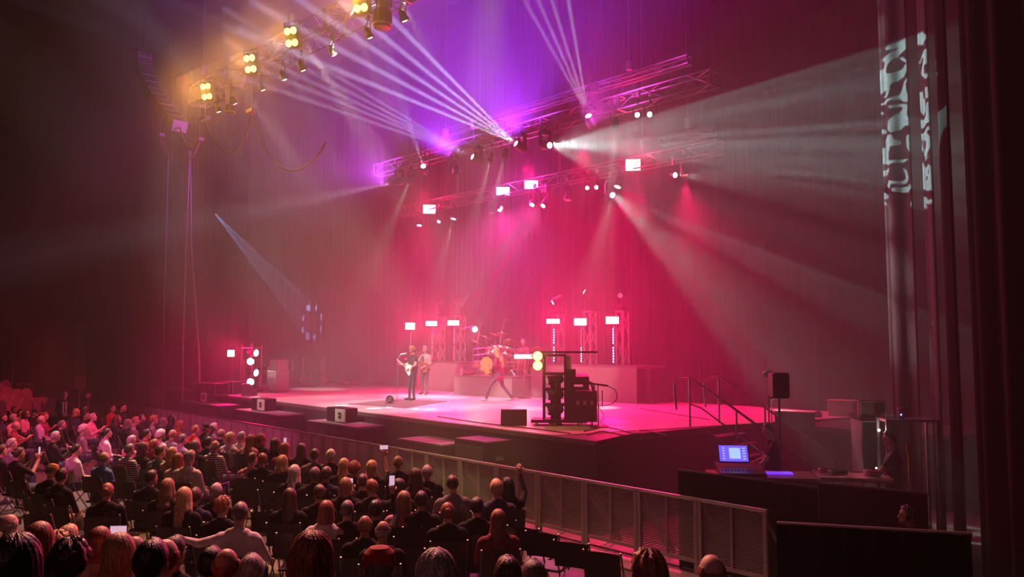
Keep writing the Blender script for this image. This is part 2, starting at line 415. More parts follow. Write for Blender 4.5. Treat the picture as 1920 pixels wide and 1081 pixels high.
def fixture(kind, P, tgt, lens, label, group, up=True, scale=1.0, standing=False):
    """fixture hung (or standing) at P, pointing at tgt"""
    P = V(P); d = (V(tgt) - P).normalized()
    t = thing(kind if kind != 'par' else 'par_light', label, 'stage light', P, 0, group)
    s = -1 if standing else 1
    rz = math.atan2(d.y, d.x) - PI / 2 if abs(d.x) + abs(d.y) > .05 else 0
    if kind == 'moving_head':
        g = G(); g.bbox((0, 0, s * .36), (.30, .24, .13), .02); g.box((0, 0, s * .46), (.06, .06, .09))
        o = mbuild(('mhb', s), 'base', g, blk, t); o.rotation_euler = (0, 0, rz)
        g = G()
        for x in (-.17, .17): g.bbox((x, 0, s * .15), (.045, .13, .36), .015)
        g.box((0, 0, s * .31), (.36, .12, .04)); o = mbuild(('mhy', s), 'yoke', g, blk, t); o.rotation_euler = (0, 0, rz)
    else:
        g = G(); g.tube([(-.15, 0, 0), (-.15, 0, s * .22), (0, 0, s * .30), (.15, 0, s * .22), (.15, 0, 0)], .014, 5); g.box((0, 0, s * .36), (.05, .07, .14))
        o = mbuild(('pary', s), 'yoke', g, blk, t); o.rotation_euler = (0, 0, rz)
    if not standing:
        best = min(TRZ, key=lambda q: abs(q[0] - P.y)); zb = best[1]; yy = best[0] - P.y
        g = G(); g.tube([(0, 0, .38), (0, 0, max(.5, zb - P.z - .05)), (0, yy, max(.55, zb - P.z))], .02, 6); g.box((0, yy, max(.55, zb - P.z)), (.09, .09, .10)); g.build('clamp', dalu, t)
    for nm, g in head_mesh(kind):
        if nm == 'lens': o = mbuild((kind, nm, lens.name), nm, g, lens, hd)
        else: o = hd = mbuild((kind, nm), nm, g, blk, t, False); o.rotation_euler = aim(d); o.scale = (scale,) * 3
    return d
def lamp(kind, P, dsts, lens, col, p, ang, label, group=None, blend=.3, standing=False, scale=1, rad=.03, name='beam'):
    P = V(P); mid = sum((V(q) for q in dsts), V()) / len(dsts)
    d = fixture(kind, P, mid, lens, label, group, standing=standing, scale=scale)
    src = P + d * .27 * scale
    for q in dsts: spot(name, src, q, p, ang, col, blend, rad)
def strobe(P, face, lens, w, h, label, group, col, p, halo=1, rows=2, cols=3):
    """flat strobe panel with rows of cells facing a point"""
    P = V(P); d = (V(face) - P); d.z *= .4; d.normalize()
    t = thing('strobe_light', label, 'stage light', P, 0, group); e = d.to_track_quat('Y', 'Z').to_euler(); t.rotation_euler = e
    g = G(); g.bbox((0, -.08, 0), (w + .05, .16, h + .05), .02); g.build('housing', blk, t)
    g = G(); g.tube([(-w / 2 - .05, -.08, 0), (-w / 2 - .05, -.08, h / 2 + .12), (w / 2 + .05, -.08, h / 2 + .12), (w / 2 + .05, -.08, 0)], .012, 5); g.build('yoke', blk, t)
    for i in range(cols):
        for j in range(rows):
            g = G(); g.bbox(((i + .5) / cols * w - w / 2, .012, (j + .5) / rows * h - h / 2), (w / cols * .985, .03, h / rows * .97), .008); g.build('lamp_cell', lens, t)
    if halo:
        spot('strobe_light_output', P + d * .12, P + d * 5, p, 165, col, .9, .10)
TW = V((0, 0, HC))   # towards the house

# front truss: amber blinders on its audience side
for i, (u, v, w) in enumerate([(387, 172, 'lowest on the front truss, by the hanging speakers'), (469, 120, 'second up the front truss'), (546, 70, 'third up the front truss'), (675, 3, 'highest on the front truss')]):
    P = PY(u, v, YA - .45); t = thing('blinder_light', 'four-lamp amber blinder light, ' + w, 'stage light', P, 0, 'amber blinders on the front truss')
    d = V((.42, -.9, -.25)).normalized(); t.rotation_euler = d.to_track_quat('Y', 'Z').to_euler()
    g = G(); g.bbox((0, -.1, 0), (.42, .2, .62), .02); g.build('housing', blk, t); g = G(); g.tube([(-.25, -.1, 0), (-.25, -.1, .42), (.25, -.1, .42), (.25, -.1, 0)], .014, 5); g.build('yoke', blk, t)
    for x, z in ((-.1, .17), (.1, .17), (-.1, -.15), (.1, -.15)):
        g = G(); g.lathe((x, .0, z), [(.0, -.01), (.098, 0), (.09, .03), (.0, .055)], 14, RX(-PI / 2)); g.build('lamp', LA, t)
    spot('blinder_output', P + d * .15, P + d * 8, 1300, 165, AMB, .9, .12)
# front truss: white spots thrown upstage
for i, (u, k) in enumerate([(407, 0), (437, 1), (490, 0), (530, 0), (565, 0), (622, 1), (690, 0), (755, 0)]):
    x = XA(u, YA, ZA); P = V((x, YA, ZA)); ty = 15.2
    if k: tg = V((x + 1.5, 16, 1.5)); l_, n_ = LM, 'pinkish'
    else: tg = V((x + .8, ty, 1.5)); l_, n_ = LG, 'white'
    where = ['nearest the hanging speakers', 'second from the hanging speakers', 'beside the swagged cables', 'right of the swagged cables', 'below the third amber blinder', 'halfway up the truss', 'next to the black round drum lamp', 'highest before the frame edge'][i]
    lamp('par', P, [tg], l_, GREENW if not k else PINK, 800 if not k else 700, 13, f'{n_} spotlight on the front truss, {where}', 'spotlights under the front truss', .5, scale=.8)
lamp('moving_head', PY(410, 190, YA), [PY(120, -120, 9.2)], LI, (.8, .95, 1), 2600, 13, 'moving head light shining up and left from the front truss', blend=.8)
lamp('moving_head', PY(720, 12, YA), [PY(722, -300, 10)], LI, (.8, .95, 1), 1200, 12, 'moving head light near the top of the frame, shining upward', blend=.6)
# middle truss
def fan(q, spread): return q
lamp('moving_head', PY(897, 299, YB), [PY(560, v, 11) for v in (100, 122, 142, 160, 182)], LI, ICE, 260000, 1.5, 'moving head sending thin blue beams left, first on the middle truss', 'gobo lights on the middle truss', .6)
lamp('moving_head', PY(978, 276, YB), [PY(u, v, 11) for u, v in ((690, -10), (660, 20), (640, 52), (620, 84), (600, 118))], LI, ICE, 420000, 2.3, 'moving head sending the widest blue beams up and left', 'gobo lights on the middle truss', .8)
lamp('moving_head', PY(796, 318, YB), [PY(728, 130, 13), PY(742, 140, 13)], LI, ICE, 40000, 2.4, 'moving head at the left end of the middle truss, beam up and left', 'gobo lights on the middle truss', .6)
lamp('moving_head', PY(1108, 229, YB), [PY(u, -20, 13.5) for u in (972, 1000, 1028, 1062)], LI, (.85, .85, 1), 110000, 2.0, 'moving head sending pale beams straight up from the middle truss', 'gobo lights on the middle truss', .7)
fans = [(1600, 20, 5), (1610, 82, 6), (1615, 150, 6), (1620, 215, 3.2), (1620, 262, 3.2), (1620, 318, 5), (1600, 390, 6), (1560, 462, 7), (1500, 520, 7)]
P = PY(1022, 272, YB); d = fixture('moving_head', P, PY(1600, 290, 15), LI, 'moving head throwing the wide white fan to the right', 'gobo lights on the middle truss')
for u, v, a_ in fans: spot('beam', P + d * .27, PY(u, v, 15.6), 7000, a_, (.92, .95, .92), .8, .03)
spot('beam', P + d * .27, PY(1600, 270, 15.6), 700, 50, (.95, .85, .92), .25, .03)
for u, v, w, l_, c_, q, p_ in [(771, 333, 'leftmost round white light of the middle truss', LW, WHITE, (690, 520, 17), 2600), (922, 292, 'left one of the white pair over the magenta strobes', LW, WHITE, (870, 480, 17), 2600),
        (948, 285, 'right one of the white pair over the magenta strobes', LW, WHITE, (905, 460, 17), 2600), (1155, 228, 'large white light right of the upward beams', LW, WHITE, (1138, 420, 17), 3000),
        (1045, 260, 'small red light beside the wide white fan', LR, RED, (1060, 520, 18), 2500), (845, 314, 'small red light left of the thin blue beams', LR, RED, (800, 520, 18), 2500), (858, 315, 'dim white light beside the small red one', LW, WHITE, (860, 520, 18), 400)]:
    lamp('par', PY(u, v, YB), [PY(*q)], l_, c_, p_ * 1.6, 14, w, 'round wash lights under the middle truss', .7, scale=.8)
for u, v, w, Y in [(1197, 216, 'left cell of the small white twin light on the middle truss', YB), (1220, 215, 'right cell of the small white twin light on the middle truss', YB), (1103, 352, 'left cell of the small twin light under the rear truss', YC), (1120, 351, 'right cell of the small twin light under the rear truss', YC), (1262, 328, 'white light at the right end of the rear truss, beam to the right', YC)]:
    q = PY(u, v, Y); 
    if u == 1262: lamp('par', q, [PY(1600, 300, 16.5), PY(1600, 345, 16.5), PY(1600, 385, 16.5)], LW, (.9, .9, .9), 3600, 7, w, None, .8, scale=.7)
    else: lamp('par', q, [q + V((.4, -1, -.2))], LW, WHITE, 20, 60, w, 'small twin lights', .8, scale=.6)
# rear truss
lamp('par', PY(852, 402, YC), [PY(815, 540, 19)], LW, WHITE, 2600, 16, 'white light right of the left red strobe', 'round wash lights under the rear truss', .7)
lamp('par', PY(1161, 341, YC), [PY(1098, 520, 18.5)], LW, WHITE, 2600, 15, 'white light left of the right red strobe', 'round wash lights under the rear truss', .7)
lamp('par', PY(787, 415, YC), [PY(770, 560, 19)], LM, PINK, 900, 16, 'dim pink light under the left red strobe', 'round wash lights under the rear truss', .7)
lamp('par', PY(1283, 317, YC), [PY(1330, 700, 20)], LR, RED, 3200, 40, 'red light at the right end of the rear truss', None, .7)
lamp('par', PY(922, 390, YC), [PY(922, 600, 20)], LR, RED, 2200, 18, 'red light under the left magenta strobe', 'round wash lights under the rear truss', .7)
lamp('par', PY(1065, 366, YC), [PY(1048, 560, 19)], LR, RED, 2500, 16, 'red light between the magenta strobes and the twin light', 'round wash lights under the rear truss', .7)
lamp('moving_head', PY(1002, 376, YC), [PY(862, 575, 16.5), PY(884, 582, 16.5)], LI, (.75, .95, 1), 90000, 1.2, 'left moving head of the crossing pair under the magenta strobes', 'gobo lights on the rear truss', .6)
lamp('moving_head', PY(1024, 378, YC), [PY(842, 560, 16.5), PY(905, 590, 16.5), PY(872, 560, 16.5)], LI, (.8, .92, 1), 45000, 2.0, 'right moving head of the crossing pair under the magenta strobes', 'gobo lights on the rear truss', .6)
lamp('moving_head', PY(825, 410, YC), [PY(775, 520, 18)], LI, (.9, .85, 1), 1000, 3, 'small moving head left of the white rear light, thin beam down', 'gobo lights on the rear truss', .6, scale=.8)
lamp('moving_head', PY(938, 387, YC), [PY(900, 600, 18)], LI, (1, .7, .9), 120, 8, 'dark moving head left of the crossing pair', 'gobo lights on the rear truss', .6, scale=.8)
lamp('moving_head', PY(1145, 362, YC), [PY(1255, 500, 16.5), PY(1285, 520, 16.5), PY(1320, 520, 16.5)], LI, (.95, .95, .95), 5000, 4.5, 'moving head at the foot of the pale beam going down right', 'gobo lights on the rear truss', .8)
lamp('moving_head', PY(748, 340, YB), [PY(380, 405, 14.5), PY(380, 425, 14.5)], LI, (.9, .75, .95), 22000, 5, 'moving head left of the trusses, beam level to the left', None, .8)
strobe(PY(805, 392, YC), TW, LRS, .50, .36, 'red strobe panel at the left of the rear truss', 'strobes on the rear truss', RED, 1000)
strobe(PY(943, 358, YC), TW, LM, .48, .30, 'left magenta strobe panel on the rear truss', 'strobes on the rear truss', MAG, 700)
strobe(PY(996, 346, YC), TW, LM, .48, .30, 'right magenta strobe panel on the rear truss', 'strobes on the rear truss', MAG, 700)
strobe(PY(1187, 309, YC), TW, LRS, .46, .36, 'red strobe panel at the right of the rear truss', 'strobes on the rear truss', RED, 1300)

# gobo patterns thrown on the curtains
def gobo(loc, tgt, p, ang, col, scale, seed, thr=.5, w=.05):
    o = spot('gobo_projection', loc, tgt, p, ang, col, .08, .0); l = o.data; l.use_nodes = True; nt = l.node_tree
    em = nt.nodes['Emission']; tc = nt.nodes.new('ShaderNodeTexCoord'); mp = nt.nodes.new('ShaderNodeMapping'); mp.inputs['Scale'].default_value = (scale,) * 3
    mp.inputs['Location'].default_value = (seed, seed * .7, 0)
    n = nt.nodes.new('ShaderNodeTexNoise'); n.inputs['Scale'].default_value = 1; n.inputs['Detail'].default_value = 0; n.inputs['Distortion'].default_value = 1.6
    mr = nt.nodes.new('ShaderNodeMapRange'); mr.inputs[1].default_value = thr; mr.inputs[2].default_value = thr + w; mr.inputs[4].default_value = 1
    nt.links.new(tc.outputs['Normal'], mp.inputs[0]); nt.links.new(mp.outputs[0], n.inputs['Vector']); nt.links.new(n.outputs['Fac'], mr.inputs[0]); nt.links.new(mr.outputs[0], em.inputs['Strength'])
    return o
gobo(PY(1022, 272, YB) + d * .27, PD(1695, 232, 16.1), 30000, 17, (.55, 1, .95), 33, 3.1, .47)
gobo(PY(1145, 362, YC) + V((.3, -.3, -.1)), PD(1620, 720, 17), 12000, 18, (.6, 1, .95), 16, 8.4, .56)
C0 = PY(577, 595, 22.0); S0 = V((-36.6, 15.8, 9.6))
ax = V((1, 0, 0)); 
for k in range(8):
    w = 2 * PI * (k + .45) / 8; spot('gobo_dot', S0, C0 + V((math.cos(w) * 1.0, 0, math.sin(w) * .80)), 60000, 2.2, (.30, .50, 1), .3, .0)
# ---------------------------------------------------------------- things hanging with the front truss
def swag(pts, r, m, name, label, cat, group=None):
    g = G(); g.tube(pts, r, 6); return tag(g.build(name, m, None, True), label, cat, group)
def catmull(P, n=8):
    P = [V(p) for p in P]; out = []
    Q = [P[0] * 2 - P[1]] + P + [P[-1] * 2 - P[-2]]
    for i in range(1, len(Q) - 2):
        for k in range(n):
            t = k / n; a, b, c, d = Q[i - 1], Q[i], Q[i + 1], Q[i + 2]
            out.append(.5 * ((2 * b) + (c - a) * t + (2 * a - 5 * b + 4 * c - d) * t * t + (3 * b - a - 3 * c + d) * t ** 3))
    out.append(P[-1]); return out
cabm = mat('cable_jacket', (.22, .16, .17), .5)
for pts, lab in [([(384, 226), (398, 258), (430, 286), (458, 262), (471, 216)], 'short cable swag under the front truss, left of the long one'),
                 ([(473, 218), (490, 262), (515, 303), (550, 320), (582, 305), (600, 285), (611, 267)], 'long cable swag hanging lowest under the front truss'),
                 ([(300, 258), (310, 288), (335, 306), (360, 295), (373, 268)], 'cable swag under the hanging speaker column'),
                 ([(338, 240), (346, 266), (360, 277), (373, 264)], 'short looped cable beside the hanging speaker column')]:
    swag(catmull([PY(u, v, YA) for u, v in pts]), .035, cabm, 'cable', lab, 'cable', 'cable swags under the front truss')
# struts that carry the swag ends
for u, v, lab in [(472, 208, 'small metal bracket box where the two cable swags meet'), (384, 222, 'small metal bracket box at the left end of the short cable swag'), (300, 254, 'small metal bracket box lowest at the left under the truss'), (373, 262, 'small metal bracket box right of the hanging speaker column')]:
    p = PY(u, v, YA); g = G(); g.bbox(p, (.42, .2, .12), .01); g.tube([p, (p.x, YA, ZA + .7)], .02, 5); tag(g.build('cable_bracket', dalu), lab, 'bracket')
for u, v, r_, lab in [(717, 36, .24, 'black round drum lamp near the top of the front truss'), (432, 205, .15, 'small black round drum lamp left on the front truss')]:
    p = PY(u, v, YA); t = thing('drum_lamp', lab, 'stage light', p, 0, 'round drum lamps')
    g = G(); g.lathe((0, 0, 0), [(r_ * .8, r_), (r_, r_ * .7), (r_, -r_ * .7), (r_ * .85, -r_ * .95), (0, -r_)], 20); g.build('housing', mat('drum_lamp_red_reflection', (.05, .01, .015), .3), t)  # red reflection on the black housing is put into its base colour
    g = G(); g.lathe((0, 0, 0), [(r_ * 1.02, -r_ * .70), (r_ * 1.04, -r_ * .62), (r_ * 1.02, -r_ * .55)], 20); g.build('rim', alu, t)
    g = G(); g.tube([(0, 0, r_ * .9), (0, 0, ZA + .7 - p.z)], .03, 6); g.build('hanger', blk, t)
# hanging speaker column
t = thing('speaker_array', 'curved column of speaker cabinets hanging at the upper left', 'speaker', PY(268, 100, YA))
pc = catmull([PY(268, 104, YA), PY(272, 140, YA), PY(288, 178, YA), PY(310, 210, YA), PY(338, 242, YA)], 3)
cabg = mat('speaker_grey', (.34, .28, .27), .55); grl = mat('speaker_grille', (.05, .045, .045), .7, bump=.4, scale=80)
bp = pc[0]; n = len(pc) - 1
for i in range(n):
    p = (pc[i] + pc[i + 1]) / 2 - bp; d = pc[i + 1] - pc[i]; a = math.atan2(d.x, -d.z); h = d.length * .94
    M = RZ(.0) @ RY(-a)
    g = G(); g.prism([(-.20, -h / 2), (.20, -h / 2 * .9), (.20, h / 2 * .9), (-.20, h / 2)], 'y', -.26, .26); c = g.build('cabinet', cabg, t); c.location = p; c.rotation_euler = (0, -a, 0)
    g = G(); g.box((.21, 0, 0), (.02, .46, h * .74)); g.build('grille', grl, c)
g = G(); g.box((0, 0, .12), (.44, .54, .08)); g.tube([(0, 0, .12), (0, 0, 18.4 - bp.z)], .02, 5); g.build('rigging_frame', blk, t)
# ropes at the left
ropem = mat('rope_white', (.55, .5, .5), .7)
for pts, Y, lab, r_ in [([(356, 282), (350, 440), (343, 655), (342, 800)], 12.6, 'long pale rope hanging at the left, left strand of the pair', .03), ([(357, 282), (359, 460), (373, 660), (376, 800)], 12.7, 'long pale rope hanging at the left, right strand of the pair', .03), ([(316, 290), (313, 400), (308, 560), (306, 690), (305, 800)], 12.6, 'single pale rope hanging further left than the pair', .022)]:
    swag([V((p.x, p.y, max(p.z, .03))) for p in [PY(u, v, Y) for u, v in pts]], r_, ropem, 'rope', lab, 'rope', 'ropes hanging at the left')

# ---------------------------------------------------------------- crowd barrier
def ybar(x): return 9.93 + (-5.41 - x) * .0425
bar_m = mat('barrier_aluminium', (.50, .47, .46), .38, .55, noise=.1, scale=4)
def perf(name, a0, a1, col):
    m = mat(name, col, .42, .55, noise=.08, scale=3); nt = m.node_tree; b = nt.nodes['Principled BSDF']
    tc = nt.nodes.new('ShaderNodeTexCoord'); mp = nt.nodes.new('ShaderNodeMapping'); mp.inputs['Rotation'].default_value = (0, .35, 0)
    w = nt.nodes.new('ShaderNodeTexWave'); w.wave_type = 'BANDS'; w.bands_direction = 'Z'; w.inputs['Scale'].default_value = 9.0; w.inputs['Distortion'].default_value = .4
    mr = nt.nodes.new('ShaderNodeMapRange'); mr.inputs[3].default_value = a0; mr.inputs[4].default_value = a1
    nt.links.new(tc.outputs['Object'], mp.inputs[0]); nt.links.new(mp.outputs[0], w.inputs[0]); nt.links.new(w.outputs['Fac'], mr.inputs[0]); nt.links.new(mr.outputs[0], b.inputs['Alpha'])
    return m
pm_open = perf('perforated_sheet', .25, .85, (.42, .40, .38)); pm_shut = perf('paled_sheet', .93, 1.0, (.75, .68, .70))  # far sheets get a paler colour in place of the light on them
def barrier(shut):
    t = thing('crowd_barrier', '-', 'barrier', (0, 0, 0), 0, 'crowd barrier sections in front of the stage'); L = 1.1
    g = G(); g.tube([(0, 0, 1.08), (L, 0, 1.08)], .028, 8); g.build('top_rail', alu, t)
    for x in (.035, L - .035): g = G(); g.box((x, .0, .54), (.06, .05, 1.06)); g.build('post', bar_m, t)
    g = G(); g.box((L / 2, .0, .64), (.035, .03, .86)); g.build('stile', bar_m, t)
    g = G(); g.box((L / 2, .0, .21), (L, .04, .05)); g.build('bottom_rail', bar_m, t)
    for x0, x1 in ((.075, L / 2 - .03), (L / 2 + .03, L - .075)):
        g = G(); g.box(((x0 + x1) / 2, .012, .645), (x1 - x0, .006, .82)); g.build('mesh_sheet', pm_shut if shut else pm_open, t)
    for x in (.06, L - .06): g = G(); g.box((x, .42, .52), (.04, .03, 1.28), RX(.68)); g.build('brace', bar_m, t)
    g = G(); g.box((L / 2, .48, .03), (L, .96, .02)); g.box((L / 2, .1, .05), (L, .06, .04)); g.build('foot_plate', mat('tread_plate', (.4, .38, .38), .35, .6, bump=.6, scale=60), t)
    g = G(); g.box((L / 2, -.25, .02), (L, .5, .02)); g.build('step_plate', bar_m, t)
    return t
ang = math.atan2(-.0425, 1)
b1, b2 = barrier(True), barrier(False)
words = ['first', 'second', 'third', 'fourth', 'fifth', 'sixth', 'seventh', 'eighth', 'ninth', 'tenth', 'eleventh', 'twelfth', 'thirteenth', 'fourteenth', 'fifteenth', 'sixteenth', 'seventeenth', 'eighteenth', 'nineteenth', 'twentieth', 'twenty-first', 'twenty-second', 'twenty-third', 'twenty-fourth', 'twenty-fifth', 'twenty-sixth', 'twenty-seventh', 'twenty-eighth']
for i in range(28):
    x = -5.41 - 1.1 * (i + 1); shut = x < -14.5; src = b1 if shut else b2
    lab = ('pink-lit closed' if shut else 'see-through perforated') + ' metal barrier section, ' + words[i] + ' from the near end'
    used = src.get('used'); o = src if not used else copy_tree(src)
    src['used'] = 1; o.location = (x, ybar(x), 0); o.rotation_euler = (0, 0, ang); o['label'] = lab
for o in (b1, b2): del o['used']
for o in list(COL.objects):
    if o.type == 'EMPTY' and 'used' in o: del o['used']

# ---------------------------------------------------------------- low boxes and front-fill speakers in the pit
sub_m = mat('subwoofer_black', (.018, .015, .016), .55, bump=.2, scale=60); ffm = mat('front_fill_beige', (.55, .5, .46), .5)
def dirbox(c, w, d, h): return c
for i, (u0, v0, u1, v1, su, sv, lab) in enumerate([(330, 752, 442, 760, 385, 747, 'furthest along the pit, by the grey box'), (466, 766, 578, 776, 523, 764, 'second from the far end of the pit'), (598, 787, 735, 797, 672, 785, 'third from the far end of the pit'), (785, 811, 875, 822, 0, 0, 'low one left of the tall black one')]):
    a = PZ(u0, v0, 1.22); b = PZ(u1, v1, 1.22); yc = 13.5 + ((a.x + b.x) / 2 + 36) * (-1.75 / 26.15) - .40 ; w = (b.x - a.x)
    cx = (a.x + b.x) / 2; t = thing('subwoofer', 'wide black speaker block in the pit, ' + lab, 'speaker', (cx, yc - .15, 0), ang, 'speaker blocks in the pit')
    hh = 1.22 if i < 3 else 1.12
    g = G(); g.bbox((0, 0, hh / 2), (w, .85, hh), .02); g.build('cabinet', sub_m, t)
    g = G(); g.box((0, 0, hh + .012), (w * .98, .83, .02)); g.build('lid_panel', mat('sub_lid', (.30, .26, .26), .5, noise=.3, scale=14), t)
    for s in (-.25, .25):
        g = G(); g.box((s * w, -.43, hh * .52), (w * .42, .02, hh * .7)); g.build('grille', grl, t)
    if su:
        p = PZ(su, v0 + 2, 1.22); t2 = thing('front_fill_speaker', 'small pale speaker on the pit block ' + lab, 'speaker', (p.x, yc - .05, hh + .024), ang, 'front fill speakers')
        g = G(); g.bbox((0, 0, .19), (.95, .42, .38), .015); g.build('cabinet', blk, t2)
        g = G(); g.bbox((.30, -.225, .19), (.52, .03, .34), .01); g.build('front_panel', ffm, t2)
        g = G(); g.lathe((.30, -.243, .19), [(0, .0), (.075, .001), (.085, .012), (.095, .0)], 18, RX(PI / 2)); g.build('badge', blk, t2)
        g = G(); g.box((.30, -.256, .19), (.15, .006, .02)); g.build('badge_bar', ffm, t2)
p = PZ(915, 822, 1.3); t = thing('subwoofer', 'tall black speaker block in the pit below the stage monitor', 'speaker', (p.x, 11.5, 0), ang, 'speaker blocks in the pit')
g = G(); g.bbox((0, 0, .66), (1.05, .75, 1.32), .02); g.build('cabinet', sub_m, t); g = G(); g.box((0, -.385, .7), (.9, .02, 1.0)); g.build('grille', grl, t)
g = G()
for z in (.3, .95): g.box((.54, 0, z), (.02, .2, .07))
g.build('handle', dalu, t)
# grey speaker box left of the pit
p = PZ(311, 756, .75); t = thing('pa_side_speaker', 'greyish upright speaker box at the far left corner of the stage', 'speaker', (p.x, p.y, 0), .5)
g = G(); g.prism([(-.42, 0), (.42, 0), (.42, 1.15), (.36, 1.2), (.36, 1.45), (-.42, 1.45), (-.42, 1.25), (-.35, 1.18), (-.42, 1.1)], 'y', -.4, .4); g.build('cabinet', mat('grey_speaker', (.34, .30, .30), .6), t)
g = G(); g.box((0, -.41, .6), (.7, .02, .9)); g.build('grille', cabg, t)

# ---------------------------------------------------------------- risers
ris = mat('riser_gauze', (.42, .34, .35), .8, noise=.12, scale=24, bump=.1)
def riser(label, c, w, d, h, rz=0, case=False):
    t = thing('riser', label, 'platform', (c[0], c[1], HS), rz, 'risers at the back of the stage')
    g = G(); g.box((0, 0, h - .04), (w, d, .08)); g.build('platform', mat('riser_top', (.20, .17, .18), .5), t)
    for x, y, a, l_ in ((0, -d / 2, 0, w), (0, d / 2, 0, w), (-w / 2, 0, PI / 2, d), (w / 2, 0, PI / 2, d)):
        if case and x > 0: continue
        g = G(); g.box((x, y, h / 2 - .03), (l_, .02, h - .06), RZ(a)); g.build('side_panel', ris, t)
    return t
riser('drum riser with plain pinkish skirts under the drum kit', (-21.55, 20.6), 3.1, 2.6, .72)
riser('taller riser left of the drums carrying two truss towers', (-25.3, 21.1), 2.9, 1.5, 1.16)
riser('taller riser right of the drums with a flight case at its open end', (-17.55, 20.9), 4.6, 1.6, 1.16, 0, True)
t = thing('flight_case', 'black wheeled flight case under the open end of the right riser', 'case', (-15.05, 21.0, HS), 0)
g = G(); g.bbox((0, 0, .62), (.30, 1.25, .96), .02); g.build('body', blk, t)
for y in (-.45, .45): g = G(); g.lathe((0, y, .07), [(0, -.03), (.07, -.03), (.07, .03), (0, .03)], 12, RY(PI / 2)); g.build('caster', alu, t)
for y in (-.2, .3): g = G(); g.box((.16, y, .7), (.02, .16, .1)); g.build('latch', alu, t)

def tower(p, h, w, label, group='truss towers on the risers'):
    t = thing('truss_tower', label, 'tower', p, 0, group)
    g = G(); g.box((0, 0, .015), (w * 1.6, w * 1.6, .03)); g.build('base_plate', dalu, t)
    s = truss_section(h, w, 'truss_mast', t, alu); s.rotation_euler = (0, -PI / 2, 0)
    g = G(); g.box((0, 0, h), (w * 1.3, w * 1.3, .03)); g.build('top_plate', dalu, t); return t
RT = HS + 1.16
def PT(u, v, Y): return PY(u, v, Y)
for u, vt, Y, zb, lab, tg, c, pw in [(825, 594, 21.0, RT, 'left one on the left riser', (700, 560, 20), WHITE, 60), (863, 592, 21.0, RT, 'right one on the left riser, beam up and left', (700, 510, 20), ICE, 900),
        (1047, 590, 20.9, RT, 'left one on the right riser, head pointing left', (980, 598, 20), ICE, 300), (1107, 583, 20.9, RT, 'middle one on the right riser, beam up and left', (1030, 510, 20), ICE, 700), (1168, 583, 20.9, RT, 'right one on the right riser', (1150, 560, 20), (.8, .3, .4), 30)]:
    q = PY(u, vt, Y); x = XA(u, Y, zb); h = q.z - zb
    tower((x, Y, zb), h, .29, 'slim truss tower, ' + lab)
    lamp('moving_head', (x, Y, q.z + .55), [PY(*tg)], LW if pw > 100 else LD, c, pw, 5, 'moving head on the tower, ' + lab, 'moving heads on the towers', .6, standing=True)
q = PY(889, 616, 20.4); tq = thing('side_light_boom', 'short pipe arm from the left riser tower holding the bright round light', 'arm', (XA(863, 21, q.z), 21.0, q.z), 0)
g = G(); g.tube([(0, 0, 0), (q.x - tq.location.x, q.y - 21, .12)], .025, 6); g.build('pipe', dalu, tq)
lamp('par', q, [PY(1000, 690, 15)], LW, WHITE, 100, 50, 'bright round light facing right, beside the left riser tower', None, .8, standing=True)
# LED batten stands with the red strobes on top
ledm = {'blue': lens_mat('led_blue', (.5, .4, 1), 5), 'pink': lens_mat('led_pink', (1, .55, .6), 3.5), 'dim': lens_mat('led_dim', (1, .3, .5), .7)}
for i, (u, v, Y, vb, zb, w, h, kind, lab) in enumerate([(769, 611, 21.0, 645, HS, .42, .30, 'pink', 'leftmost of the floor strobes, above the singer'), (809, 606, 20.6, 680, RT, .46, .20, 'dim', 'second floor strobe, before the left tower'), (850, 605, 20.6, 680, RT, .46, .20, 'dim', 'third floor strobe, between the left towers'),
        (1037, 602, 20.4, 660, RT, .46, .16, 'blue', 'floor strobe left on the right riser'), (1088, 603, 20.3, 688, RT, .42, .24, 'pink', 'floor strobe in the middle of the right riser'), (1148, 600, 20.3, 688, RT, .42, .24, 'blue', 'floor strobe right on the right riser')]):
    q = PY(u, v, Y)
    strobe(q, TW, LRS, w, h, 'red strobe panel, ' + lab, 'red strobes on stands behind the band', RED, 1000)
    t = thing('led_batten_stand', 'column of small lamps under the ' + lab, 'stage light', (q.x, q.y + .06, zb), 0, 'lamp columns behind the band')
    H = q.z - zb; yaw = math.atan2(-q.x, q.y); 
    g = G(); g.tube([(0, .03, 0), (0, .03, H - h / 2 + .02)], .02, 6); g.build('pole', dalu, t)
    g = G(); g.box((0, .03, .01), (.35, .35, .02)); g.build('base', blk, t)
    for k, z0 in ((0, .08), (1, .08 + (H - .3) * .52)):
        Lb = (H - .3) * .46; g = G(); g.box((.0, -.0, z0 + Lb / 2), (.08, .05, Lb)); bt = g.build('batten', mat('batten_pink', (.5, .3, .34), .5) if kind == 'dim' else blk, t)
        nb = max(4, int(Lb / .085)); g = G()
        lit = kind if (k == 0 or kind == 'blue') else 'dim'
        for j in range(nb): g.sph((.012, -.035, z0 + (j + .5) * Lb / nb), (.034, .02, .034), 6, 4)
        g.build('lamp_row', ledm[lit], bt)
# bright strip light in front of the drums
q = PY(981, 668, 19.5); strobe(q, TW, lens_mat('strip', (1, .8, .75), 12), .62, .14, 'bright horizontal strip light in front of the drum kit', None, (1, .1, .1), 260, rows=1, cols=6)
t = thing('light_stand', 'thin stand holding the bright strip light before the drums', 'stand', (q.x, q.y + .06, HS)); g = G(); g.tube([(0, 0, 0), (0, 0, q.z - HS)], .02, 6); g.build('pole', dalu, t); g = G(); g.box((0, 0, .01), (.35, .3, .02)); g.build('base', blk, t)

